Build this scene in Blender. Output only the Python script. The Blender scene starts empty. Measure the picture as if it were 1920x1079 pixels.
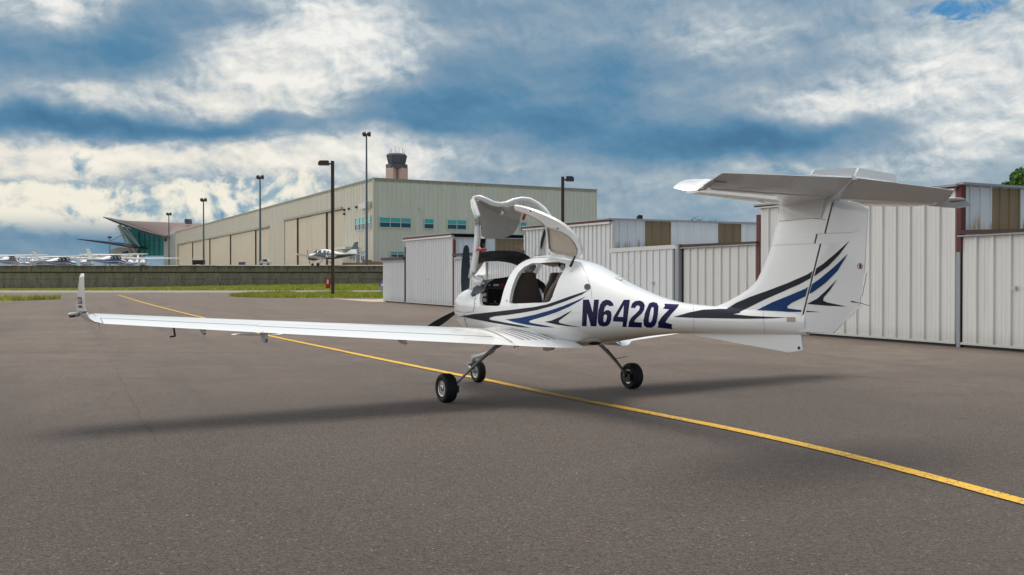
import bpy, bmesh, math, random
from mathutils import Vector, Matrix
from mathutils.bvhtree import BVHTree
from mathutils.geometry import delaunay_2d_cdt
random.seed(7)
R = math.radians
# ------------------------------------------------------------------ camera
scn = bpy.context.scene
HZ, FPX, CH = 522.9, 1785.8, 1.582          # horizon row, focal length and eye height solved from the photograph
PIT = math.atan((539.5 - HZ) / FPX)
cam_d = bpy.data.cameras.new('camera'); cam = bpy.data.objects.new('camera', cam_d)
scn.collection.objects.link(cam); scn.camera = cam
cam_d.sensor_width = 36; cam_d.lens = 36 * FPX / 1920
cam.location = (0, 0, CH); cam.rotation_euler = (math.pi / 2 - PIT, 0, 0)
cam_d.clip_end = 20000
scn.render.resolution_x, scn.render.resolution_y = 1024, 575
scn.view_settings.view_transform = 'Standard'; scn.view_settings.look = 'None'
scn.view_settings.exposure = 0.75; scn.view_settings.gamma = 1
# ------------------------------------------------------------------ sun
SUN_EL, SUN_AZ = R(74), R(12)              # azimuth clockwise from +Y
sun_d = bpy.data.lights.new('sun', 'SUN'); sun = bpy.data.objects.new('sun', sun_d)
scn.collection.objects.link(sun)
sun_d.energy = 2.0; sun_d.angle = R(34); sun_d.color = (1, .95, .88)
sd = Vector((math.sin(SUN_AZ) * math.cos(SUN_EL), math.cos(SUN_AZ) * math.cos(SUN_EL), math.sin(SUN_EL)))
sun.rotation_euler = sd.to_track_quat('Z', 'Y').to_euler()
# ------------------------------------------------------------------ world
world = bpy.data.worlds.new('World'); scn.world = world; world.use_nodes = True

class NT:
    """tiny expression helper for node trees"""
    def __init__(s, nt): s.nt = nt; s.N = nt.nodes; s.L = nt.links
    def new(s, t, **kw):
        n = s.N.new(t)
        for k, v in kw.items(): setattr(n, k, v)
        return n
    def put(s, sock, v):
        if hasattr(v, 'is_output') or isinstance(v, bpy.types.NodeSocket): s.L.new(v, sock)
        else: sock.default_value = v
    def m(s, op, a, b=0.0, c=0.0, clamp=False):
        n = s.new('ShaderNodeMath', operation=op, use_clamp=clamp)
        s.put(n.inputs[0], a); s.put(n.inputs[1], b); s.put(n.inputs[2], c)
        return n.outputs[0]
    def add(s, a, b): return s.m('ADD', a, b)
    def sub(s, a, b): return s.m('SUBTRACT', a, b)
    def mul(s, a, b): return s.m('MULTIPLY', a, b)
    def xyz(s, x, y, z):
        n = s.new('ShaderNodeCombineXYZ'); s.put(n.inputs[0], x); s.put(n.inputs[1], y); s.put(n.inputs[2], z); return n.outputs[0]
    def noise(s, vec, scale, detail=4, rough=.55, dist=0, lac=2.0):
        n = s.new('ShaderNodeTexNoise'); s.put(n.inputs['Vector'], vec)
        n.inputs['Scale'].default_value = scale; n.inputs['Detail'].default_value = detail
        n.inputs['Roughness'].default_value = rough; n.inputs['Distortion'].default_value = dist
        n.inputs['Lacunarity'].default_value = lac
        return n.outputs[0]
    def ramp(s, f, stops, interp='LINEAR'):
        n = s.new('ShaderNodeValToRGB'); n.color_ramp.interpolation = interp
        e = n.color_ramp.elements
        while len(e) < len(stops): e.new(.5)
        for q, (p, c) in zip(e, stops):
            q.position = p; q.color = tuple(c) + ((1,) if len(c) == 3 else ())
        s.L.new(f, n.inputs[0]); return n.outputs[0]
    def mix(s, f, a, b, mode='MIX'):
        n = s.new('ShaderNodeMix', data_type='RGBA', blend_type=mode)
        s.put(n.inputs[0], f)
        for i, v in ((6, a), (7, b)):
            if isinstance(v, tuple) and len(v) == 3: v = v + (1,)
            s.put(n.inputs[i], v)
        return n.outputs[2]
    def sstep(s, x, a, b):
        n = s.new('ShaderNodeMapRange', interpolation_type='SMOOTHSTEP')
        s.put(n.inputs[0], x); n.inputs[1].default_value = a; n.inputs[2].default_value = b
        return n.outputs[0]

def srgb(*c):
    return tuple(((v / 255) / 12.92 if v / 255 < .04045 else ((v / 255 + .055) / 1.055) ** 2.4) for v in c)

def build_world():
    nt = world.node_tree; nt.nodes.clear(); T = NT(nt)
    out = T.new('ShaderNodeOutputWorld'); bg = T.new('ShaderNodeBackground'); nt.links.new(bg.outputs[0], out.inputs[0])
    sky = T.new('ShaderNodeTexSky', sky_type='NISHITA'); sky.sun_disc = False
    sky.sun_elevation = SUN_EL; sky.sun_rotation = SUN_AZ; sky.air_density = 1.3; sky.dust_density = .6
    tc = T.new('ShaderNodeTexCoord'); D = tc.outputs['Generated']
    sp = T.new('ShaderNodeSeparateXYZ'); nt.links.new(D, sp.inputs[0]); x, y, z = sp.outputs
    az = T.mul(T.m('ARCTAN2', x, y), 1.0)                    # direction of the sky: azimuth and elevation, radians
    el = T.m('ARCSINE', z)
    # domain: clouds stretched along the horizon
    hh = T.m('MAXIMUM', z, 0.0)
    k = T.m('DIVIDE', 1.0, T.add(hh, .16))
    cl = T.xyz(T.mul(x, k), T.mul(y, k), T.mul(z, 2.2))       # cloud deck seen in perspective
    w1 = T.noise(cl, 1.3, 3, .5); w2 = T.noise(T.xyz(T.add(x, 7.0), y, z), 5.0, 3, .55)
    wa = T.sub(T.noise(T.xyz(az, T.mul(el, 1.6), 3.0), 5.5, 5, .58), .5)
    wb = T.sub(T.noise(T.xyz(az, T.mul(el, 1.6), 9.0), 5.5, 5, .58), .5)
    A = T.add(az, T.mul(wa, .20)); E = T.add(el, T.mul(wb, .085))
    base = None
    def blob(px, py, rx, ry, amp, rot=0):
        nonlocal base
        a0 = math.atan((px - 960) / FPX); e0 = math.atan((HZ - py) / FPX * math.cos(a0))
        sx, sy = rx / FPX, ry / FPX
        c, s_ = math.cos(R(rot)), math.sin(R(rot))
        da, de = T.sub(A, a0), T.sub(E, e0)
        u = T.add(T.mul(da, c / sx), T.mul(de, s_ / sx)); v = T.sub(T.mul(de, c / sy), T.mul(da, s_ / sy))
        g = T.m('EXPONENT', T.mul(T.add(T.mul(u, u), T.mul(v, v)), -1.0))
        g = T.mul(g, amp); base = g if base is None else T.add(base, g)
    for b in CLOUDS: blob(*b)
    A2 = T.add(az, T.mul(wa, .07)); E2 = T.add(el, T.mul(wb, .04))
    fine = T.sub(T.noise(T.xyz(A2, T.mul(E2, 1.9), .3), 7.0, 9, .54), .5)
    wv = T.sub(T.noise(T.xyz(az, T.mul(el, 1.5), 8.0), 14.0, 4, .6), .5)
    fine2 = T.sub(T.noise(T.xyz(T.add(az, T.mul(wv, .05)), T.mul(T.add(el, T.mul(wv, .03)), 2.1), 5.3), 24.0, 9, .66, .9), .5)
    puff = T.noise(T.xyz(A2, T.mul(E2, 1.45), 6.1), 14.0, 9, .56, .15)
    puff2 = T.noise(T.xyz(T.add(A2, .004), T.mul(T.add(E2, .006), 1.45), 6.1), 14.0, 9, .56, .15)
    deck = T.sub(T.noise(cl, 1.1, 6, .55, .5), .5)
    dark_side = T.m('MULTIPLY', deck, .35)
    b0 = T.add(T.add(.45, base), T.add(T.mul(fine, .56), dark_side))
    lit = T.add(.22, T.mul(T.sstep(b0, .38, .72), .78))                       # crisp relief on the bright heads, soft grey undersides
    rel = T.add(T.mul(T.sub(puff, .5), .36), T.add(T.mul(T.sub(puff, puff2), 1.8), T.mul(fine2, .14)))
    b = T.add(b0, T.mul(lit, rel))
    col = T.ramp(b, [(0.0, srgb(62, 112, 150)), (.20, srgb(84, 134, 168)), (.38, srgb(126, 155, 178)), (.53, srgb(164, 180, 192)),
                     (.68, srgb(196, 206, 212)), (.84, srgb(228, 230, 228)), (1.0, srgb(250, 249, 244))])
    # creamy light low on the left, steely blue on the right
    warm = T.m('MULTIPLY', T.sstep(el, .30, .02), T.sstep(az, .02, -.32))
    warm = T.mul(warm, T.sstep(b, .45, .85))
    col = T.mix(T.mul(warm, .55), col, srgb(255, 240, 214))
    # cumulus towers low on the left
    cu = T.noise(T.xyz(T.mul(az, 1.0), T.mul(el, 1.15), 2.0), 12.0, 8, .58, .3)
    cu2 = T.noise(T.xyz(T.add(T.mul(az, 1.0), .007), T.add(T.mul(el, 1.15), .014), 2.0), 12.0, 8, .58, .3)
    relief = T.sub(cu, cu2)
    topline = T.add(T.mul(T.sub(T.noise(T.xyz(az, 0.0, 4.0), 9.0, 4, .6), .5), .16), .105)
    inside = T.sstep(T.add(T.sub(topline, el), T.mul(T.sub(cu, .5), .18)), -.002, .012)
    inside = T.m('MULTIPLY', inside, T.m('MULTIPLY', T.sstep(az, -.06, -.16), T.sstep(el, .035, .065)))
    cucol = T.ramp(T.add(T.mul(relief, 4.6), T.add(.54, T.mul(fine, .45))), [(.12, srgb(108, 150, 178)), (.40, srgb(172, 192, 202)), (.58, srgb(232, 230, 218)), (.78, srgb(255, 248, 230))])
    col = T.mix(T.mul(inside, .92), col, cucol)
    # open blue where the deck tears, near the top right
    hole = T.sstep(T.add(T.add(T.mul(fine2, 2.2), T.mul(fine, .9)), blob_only(T, A, E, 1795, 4, 95, 24)), .60, 1.25)
    hole = T.m('MULTIPLY', hole, 1.0)
    col = T.mix(T.mul(hole, .9), col, srgb(36, 132, 192))
    left_fill = T.mul(T.sstep(T.m('MULTIPLY', x, -1.0), .52, .85), T.sstep(y, -.75, -.35))
    col = T.mix(T.mul(left_fill, .85), col, (2.2, 2.18, 2.12))  # unseen bright sky added on the left to light the facades
    behind = T.mul(T.sstep(y, -.25, -.85), T.sstep(z, .75, .35))
    col = T.mix(T.mul(behind, .20), col, srgb(84, 96, 108))  # unseen sky at the camera's back dimmed to darken rear-facing undersides
    lower = T.sstep(z, 0.0, -.05)
    col = T.mix(lower, col, srgb(120, 118, 112))
    # brighter thin cloud overhead, round the veiled sun
    ov = T.sstep(z, .42, .95)
    col = T.mix(ov, col, (.72, .73, .74))
    s1 = T.new('ShaderNodeVectorMath', operation='SCALE'); nt.links.new(col, s1.inputs[0]); s1.inputs['Scale'].default_value = 1 / 2 ** .75 * .97
    s2 = T.new('ShaderNodeVectorMath', operation='SCALE'); nt.links.new(sky.outputs[0], s2.inputs[0]); s2.inputs['Scale'].default_value = .05
    mx = T.mix(.07, s1.outputs[0], s2.outputs[0])
    nt.links.new(mx, bg.inputs[0]); bg.inputs[1].default_value = 1.0

def blob_only(T, A, E, px, py, rx, ry):
    a0 = math.atan((px - 960) / FPX); e0 = math.atan((HZ - py) / FPX * math.cos(a0))
    u = T.mul(T.sub(A, a0), FPX / rx); v = T.mul(T.sub(E, e0), FPX / ry)
    return T.m('EXPONENT', T.mul(T.add(T.mul(u, u), T.mul(v, v)), -1.0))

CLOUDS = [(130, 25, 90, 45, .45), (330, 70, 190, 75, -.34), (80, 110, 160, 60, -.15), (90, 215, 130, 28, -.22), (215, 235, 240, 22, -.30),
          (470, 170, 150, 38, .25, 10), (230, 175, 150, 22, .22), (560, 50, 160, 80, .42), (600, 160, 140, 70, .30, -25), (720, 130, 70, 60, .20),
          (540, 238, 240, 20, -.30), (350, 292, 500, 34, .36), (660, 300, 170, 30, .25), (120, 275, 200, 22, .15),
          (800, 205, 150, 45, -.30), (860, 120, 120, 50, -.10), (1000, 240, 160, 50, -.22), (1180, 170, 160, 60, -.18, 10), (1290, 262, 260, 30, -.28),
          (1560, 240, 280, 34, -.26, 8), (1350, 60, 150, 45, .12), (1250, 170, 60, 25, .12), (1720, 110, 190, 70, .34, 20), (1860, 180, 160, 70, .25),
          (1640, 180, 200, 30, .10), (1780, 270, 260, 26, .18, 12), (1460, 320, 260, 16, .16), (760, 330, 200, 60, .02),
          (80, 420, 200, 55, -.22), (430, 370, 200, 40, .12), (1250, 360, 400, 60, .02), (1000, 60, 130, 50, .02), (1120, 110, 90, 30, -.12)]
build_world()

# ------------------------------------------------------------------ geometry helpers
def ray(px, py):
    u, v = px - 960, 539.5 - py
    return Vector((u, FPX * math.cos(PIT) + v * math.sin(PIT), -FPX * math.sin(PIT) + v * math.cos(PIT)))
EYE = Vector((0, 0, CH))
def at_depth(px, py, Y):
    d = ray(px, py); return EYE + d * (Y / d.y)
def at_ground(px, py, z=0.0):
    d = ray(px, py); return EYE + d * ((z - CH) / d.z)
def hit(px, py, P, n):
    d = ray(px, py); t = (Vector(P) - EYE).dot(n) / d.dot(n); return EYE + d * t

def link(o, parent=None):
    scn.collection.objects.link(o)
    if parent: o.parent = parent
    return o
def mesh(name, verts, faces, mat, parent=None, smooth=False, mats=None, auto=None):
    me = bpy.data.meshes.new(name); me.from_pydata([tuple(v) for v in verts], [], faces)
    bm = bmesh.new(); bm.from_mesh(me); bmesh.ops.recalc_face_normals(bm, faces=bm.faces); bm.to_mesh(me); bm.free()
    me.materials.append(mat)
    if mats:
        for m in mats: me.materials.append(m)
    if smooth:
        me.shade_smooth()
        if auto is not None: me.set_sharp_from_angle(angle=R(auto))
    return link(bpy.data.objects.new(name, me), parent)
def tag(o, label=None, cat=None, group=None, kind=None):
    if label: o['label'] = label
    if cat: o['category'] = cat
    if group: o['group'] = group
    if kind: o['kind'] = kind
    return o
def empty(name, loc, label, cat, group=None, rz=0):
    o = bpy.data.objects.new(name, None); o.location = loc; o.rotation_euler = (0, 0, rz); o.empty_display_size = .3
    scn.collection.objects.link(o); return tag(o, label, cat, group)

class MB:
    """collects simple shapes into one mesh"""
    def __init__(s): s.v = []; s.f = []
    def add(s, v, f):
        o = len(s.v); s.v += [Vector(q) for q in v]; s.f += [tuple(i + o for i in q) for q in f]; return s
    def box(s, a, b):
        x0, y0, z0 = a; x1, y1, z1 = b
        return s.add([(x0, y0, z0), (x1, y0, z0), (x1, y1, z0), (x0, y1, z0), (x0, y0, z1), (x1, y0, z1), (x1, y1, z1), (x0, y1, z1)],
                     [(0, 1, 2, 3), (4, 5, 6, 7), (0, 1, 5, 4), (1, 2, 6, 5), (2, 3, 7, 6), (3, 0, 4, 7)])
    def obox(s, P, U, V, W):
        """box from corner P with edge vectors U V W"""
        P, U, V, W = map(Vector, (P, U, V, W))
        return s.add([P, P + U, P + U + V, P + V, P + W, P + U + W, P + U + V + W, P + V + W],
                     [(0, 1, 2, 3), (4, 5, 6, 7), (0, 1, 5, 4), (1, 2, 6, 5), (2, 3, 7, 6), (3, 0, 4, 7)])
    def tube(s, pts, r, n=8, cap=True, flat=None):
        """round tube through pts, r number or list; flat=(a,b) scales the two cross axes"""
        pts = [Vector(p) for p in pts]; o = len(s.v); up = Vector((0, 0, 1))
        for i, p in enumerate(pts):
            t = (pts[min(i + 1, len(pts) - 1)] - pts[max(i - 1, 0)]).normalized()
            a = t.cross(up)
            if a.length < 1e-3: a = t.cross(Vector((0, 1, 0)))
            a.normalize(); b = a.cross(t)
            rr = r[i] if isinstance(r, (list, tuple)) else r
            fa, fb = flat or (1, 1)
            for k in range(n):
                th = 2 * math.pi * k / n; s.v.append(p + a * (rr * fa * math.cos(th)) + b * (rr * fb * math.sin(th)))
        for i in range(len(pts) - 1):
            for k in range(n):
                s.f.append((o + i * n + k, o + i * n + (k + 1) % n, o + (i + 1) * n + (k + 1) % n, o + (i + 1) * n + k))
        if cap:
            s.f.append(tuple(o + k for k in range(n))); s.f.append(tuple(o + (len(pts) - 1) * n + k for k in range(n)))
        return s
    def lathe(s, prof, c, axis='x', n=32):
        """prof: list of (axial, radius)"""
        o = len(s.v); c = Vector(c)
        for (h, r) in prof:
            for k in range(n):
                th = 2 * math.pi * k / n; u, w = r * math.cos(th), r * math.sin(th)
                s.v.append(c + (Vector((h, u, w)) if axis == 'x' else Vector((u, h, w)) if axis == 'y' else Vector((u, w, h))))
        for i in range(len(prof) - 1):
            for k in range(n):
                s.f.append((o + i * n + k, o + i * n + (k + 1) % n, o + (i + 1) * n + (k + 1) % n, o + (i + 1) * n + k))
        s.f.append(tuple(o + k for k in range(n))); s.f.append(tuple(o + (len(prof) - 1) * n + k for k in range(n)))
        return s
    def poly_slab(s, pts, off):
        """closed polygon pts (3D, planar) thickened by vector off"""
        off = Vector(off); n = len(pts); pts = [Vector(p) for p in pts]; o = len(s.v)
        s.v += pts + [p + off for p in pts]
        s.f.append(tuple(o + k for k in range(n))); s.f.append(tuple(o + n + k for k in range(n)))
        for k in range(n): s.f.append((o + k, o + (k + 1) % n, o + n + (k + 1) % n, o + n + k))
        return s
    def grid(s, rows, close_u=False):
        """rows of equal-length point lists"""
        o = len(s.v); n = len(rows[0])
        for r_ in rows: s.v += [Vector(p) for p in r_]
        for i in range(len(rows) - 1):
            for k in range(n if close_u else n - 1):
                s.f.append((o + i * n + k, o + i * n + (k + 1) % n, o + (i + 1) * n + (k + 1) % n, o + (i + 1) * n + k))
        return s
    def build(s, name, mat, parent=None, smooth=False, auto=None):
        return mesh(name, s.v, s.f, mat, parent, smooth, auto=auto)

def interp(tab, x):
    if x <= tab[0][0]: return tab[0][1:]
    for a, b in zip(tab, tab[1:]):
        if x <= b[0]:
            t = (x - a[0]) / (b[0] - a[0]); return tuple(p + (q - p) * t for p, q in zip(a[1:], b[1:]))
    return tab[-1][1:]
def smooth_tab(tab, n):
    """Catmull-Rom resample of a table, monotone in the first column"""
    out = []
    for i in range(len(tab) - 1):
        p0 = tab[max(i - 1, 0)]; p1 = tab[i]; p2 = tab[i + 1]; p3 = tab[min(i + 2, len(tab) - 1)]
        for k in range(n):
            t = k / n
            out.append(tuple(.5 * (2 * b + (c - a) * t + (2 * a - 5 * b + 4 * c - d) * t * t + (3 * b - a - 3 * c + d) * t ** 3) for a, b, c, d in zip(p0, p1, p2, p3)))
    out.append(tuple(tab[-1])); return out

# ------------------------------------------------------------------ materials
def material(name, color, rough=.5, metal=0, coat=0, bump=None, var=0.0, varscale=4, spec=.5, trans=0, alpha=1, emit=None, ior=None):
    m = bpy.data.materials.new(name); m.use_nodes = True; T = NT(m.node_tree); b = T.N['Principled BSDF']
    b.inputs['Roughness'].default_value = rough; b.inputs['Metallic'].default_value = metal
    b.inputs['Coat Weight'].default_value = coat; b.inputs['Coat Roughness'].default_value = .05
    b.inputs['Specular IOR Level'].default_value = spec
    if trans: b.inputs['Transmission Weight'].default_value = trans
    if ior: b.inputs['IOR'].default_value = ior
    if emit: b.inputs['Emission Color'].default_value = emit + (1,); b.inputs['Emission Strength'].default_value = 1
    b.inputs['Alpha'].default_value = alpha
    tc = T.new('ShaderNodeTexCoord').outputs['Object']
    if var:
        n1 = T.noise(tc, varscale, 6, .6)
        c = T.mix(T.sstep(n1, .3, .7), tuple(v * (1 - var) for v in color), tuple(min(1, v * (1 + var)) for v in color))
        T.L.new(c, b.inputs['Base Color'])
    else:
        b.inputs['Base Color'].default_value = tuple(color) + (1,)
    if bump:
        sc, st, dist = bump; bn = T.new('ShaderNodeBump'); bn.inputs['Strength'].default_value = st; bn.inputs['Distance'].default_value = dist
        T.L.new(T.noise(tc, sc, 5, .6), bn.inputs['Height']); T.L.new(bn.outputs[0], b.inputs['Normal'])
    return m

def corrugated_mat(name, color, streak=.12, rust=0, rust_z=(0, 1), gloss=.45, grime=.0):
    m = bpy.data.materials.new(name); m.use_nodes = True; T = NT(m.node_tree); b = T.N['Principled BSDF']
    b.inputs['Roughness'].default_value = gloss
    tc = T.new('ShaderNodeTexCoord').outputs['Object']
    sp = T.new('ShaderNodeSeparateXYZ'); T.L.new(tc, sp.inputs[0]); x, y, z = sp.outputs
    st = T.noise(T.xyz(T.mul(x, 5.0), T.mul(y, 5.0), T.mul(z, .35)), 1.0, 6, .65)
    pn = T.noise(T.xyz(x, y, T.mul(z, .2)), .55, 2, .5)
    c = T.mix(T.sstep(st, .35, .72), color, tuple(v * (1 - streak) for v in color))
    c = T.mix(T.sstep(pn, .4, .6), c, tuple(v * .93 for v in color))
    sm = T.noise(tc, 2.2, 8, .7); c = T.mix(T.mul(T.sstep(sm, .62, .8), .35), c, tuple(v * .6 for v in color))
    if grime:
        g = T.mul(T.sstep(T.add(z, T.mul(st, .5)), .75, .12), grime)
        c = T.mix(g, c, srgb(150, 140, 105))
    if rust:
        z0, z1 = rust_z
        r1 = T.noise(T.xyz(T.mul(x, 3.0), T.mul(y, 3.0), T.mul(z, .5)), 1.4, 7, .7)
        g = T.add(T.mul(T.sstep(z, z1, z0), .42), T.mul(T.sub(r1, .5), 1.3))
        c = T.mix(T.mul(T.sstep(g, .28, .62), rust), c, srgb(176, 128, 66))
    T.L.new(c, b.inputs['Base Color'])
    return m

M = {}
M['paint'] = material('white_paint', (.80, .80, .79), .28, coat=.7)
M['paint_in'] = material('white_paint_inner', (.74, .74, .72), .4, coat=.3)
M['grey_paint'] = material('grey_gap', (.02, .02, .022), .6)
M['seam'] = material('seam_grey', (.13, .13, .14), .6)
M['charcoal'] = material('charcoal_stripe', srgb(34, 38, 48), .45, coat=.0, spec=.12)
M['blue'] = material('blue_stripe', srgb(14, 56, 108), .45, coat=.0, spec=.12)
M['navy'] = material('navy_lettering', srgb(18, 18, 66), .45, coat=.0, spec=.12)
M['rubber'] = material('tyre_rubber', (.012, .012, .013), .75, var=.25, varscale=30)
M['alu'] = material('brushed_metal', (.50, .50, .50), .35, metal=.9, var=.1, varscale=20)
M['strut'] = material('strut_grey', (.50, .49, .47), .4, metal=.3)
M['white_metal'] = material('strut_white', (.62, .62, .60), .35, coat=.3)
M['dark'] = material('dark_plastic', (.012, .013, .016), .45)
M['panel'] = material('panel_black', (.010, .012, .018), .35)
M['screen'] = material('screen_glass', (.004, .006, .008), .08)
M['seat'] = material('brown_upholstery', srgb(92, 80, 72), .85, var=.12, varscale=25, bump=(160, .3, .002))
M['liner'] = material('grey_liner', srgb(166, 159, 151), .9, var=.04, varscale=12)
M['liner_tan'] = material('tan_liner', srgb(178, 165, 150), .8, var=.05, varscale=12)
M['red'] = material('red_tag', srgb(176, 24, 30), .5)
M['prop'] = material('propeller_slate', srgb(34, 44, 54), .38)
M['glass'] = bpy.data.materials.new('canopy_glass'); M['glass'].use_nodes = True
_T = NT(M['glass'].node_tree); _T.N.remove(_T.N['Principled BSDF'])
_a = _T.new('ShaderNodeBsdfTransparent'); _a.inputs[0].default_value = (.93, .95, .95, 1); _b = _T.new('ShaderNodeBsdfGlossy'); _b.inputs['Roughness'].default_value = .02
_f = _T.new('ShaderNodeFresnel'); _f.inputs[0].default_value = 1.35; _m = _T.new('ShaderNodeMixShader')
_T.L.new(_f.outputs[0], _m.inputs[0]); _T.L.new(_a.outputs[0], _m.inputs[1]); _T.L.new(_b.outputs[0], _m.inputs[2]); _T.L.new(_m.outputs[0], _T.N['Material Output'].inputs[0])
M['pole_brown'] = material('bronze_paint', srgb(72, 52, 42), .5, var=.1, varscale=3)
M['pole_grey'] = material('galvanised_blue_grey', srgb(98, 108, 120), .5, metal=.3)
M['lamp_dark'] = material('lamp_housing', srgb(62, 60, 62), .5)
M['trim_red'] = material('oxide_red_trim', srgb(104, 46, 38), .6, var=.2, varscale=3)
M['trim_brown'] = material('brown_trim', srgb(70, 44, 36), .6, var=.25, varscale=3)
M['wall_white'] = corrugated_mat('white_corrugated', (.86, .86, .86), .12, grime=.45)
M['wall_cream'] = corrugated_mat('cream_corrugated', (.83, .81, .77), .12, grime=.55)
M['wall_rust'] = corrugated_mat('rust_streaked_corrugated', srgb(226, 228, 230), .10, rust=.95, rust_z=(2.75, 3.5))
M['wall_tan'] = corrugated_mat('yellowed_fibreglass', srgb(140, 120, 88), .30, rust=.3, rust_z=(2.6, 5))
M['wall_buff'] = corrugated_mat('buff_streaked_corrugated', srgb(188, 176, 160), .2, rust=.5, rust_z=(2.6, 5))
M['galv'] = corrugated_mat('galvanised', srgb(160, 164, 168), .15)
M['big_wall'] = corrugated_mat('sage_cream_siding', srgb(220, 216, 198), .06)
M['big_wall2'] = corrugated_mat('sage_siding', srgb(216, 221, 206), .06)
M['big_door'] = corrugated_mat('beige_hangar_door', srgb(222, 210, 184), .10)
M['big_trim'] = material('siding_trim', srgb(150, 148, 132), .5)
M['brown_gap'] = material('brown_jamb', srgb(74, 62, 52), .7)
M['teal'] = material('teal_glass', srgb(70, 184, 182), .25, spec=.5)
M['teal_dark'] = material('teal_glass_dark', srgb(18, 84, 104), .2, spec=.5)
M['frame_w'] = material('window_frame', (.62, .65, .62), .5)
M['roof_brown'] = material('mauve_roof', srgb(140, 122, 116), .6)
M['eave'] = material('dark_eave', srgb(72, 68, 70), .6)
M['tower_pink'] = material('tower_pink_concrete', srgb(204, 176, 162), .8, var=.06, varscale=.4)
M['tower_dark'] = material('tower_dark_band', srgb(92, 88, 92), .6)
M['tower_glass'] = material('tower_glass', srgb(70, 84, 92), .2)
M['plane_white'] = material('small_plane_white', (.84, .85, .86), .3, coat=.4)
M['plane_blue'] = material('small_plane_blue', srgb(66, 96, 160), .3, coat=.4)
M['plane_green'] = material('small_plane_green', srgb(16, 58, 58), .3, coat=.5)
M['plane_glass'] = material('small_plane_glass', srgb(46, 46, 50), .1)
M['car'] = material('blue_car_paint', srgb(84, 112, 158), .3, metal=.3, coat=.8)
M['car_glass'] = material('car_glass', srgb(40, 48, 58), .08)
M['concrete_pad'] = material('pale_concrete', srgb(176, 162, 140), .9, var=.1, varscale=.6)
M['tank'] = material('tank_beige', srgb(196, 186, 174), .5)
M['sandstone'] = material('low_block_wall', srgb(140, 116, 90), .9, var=.15, varscale=.8)

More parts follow.
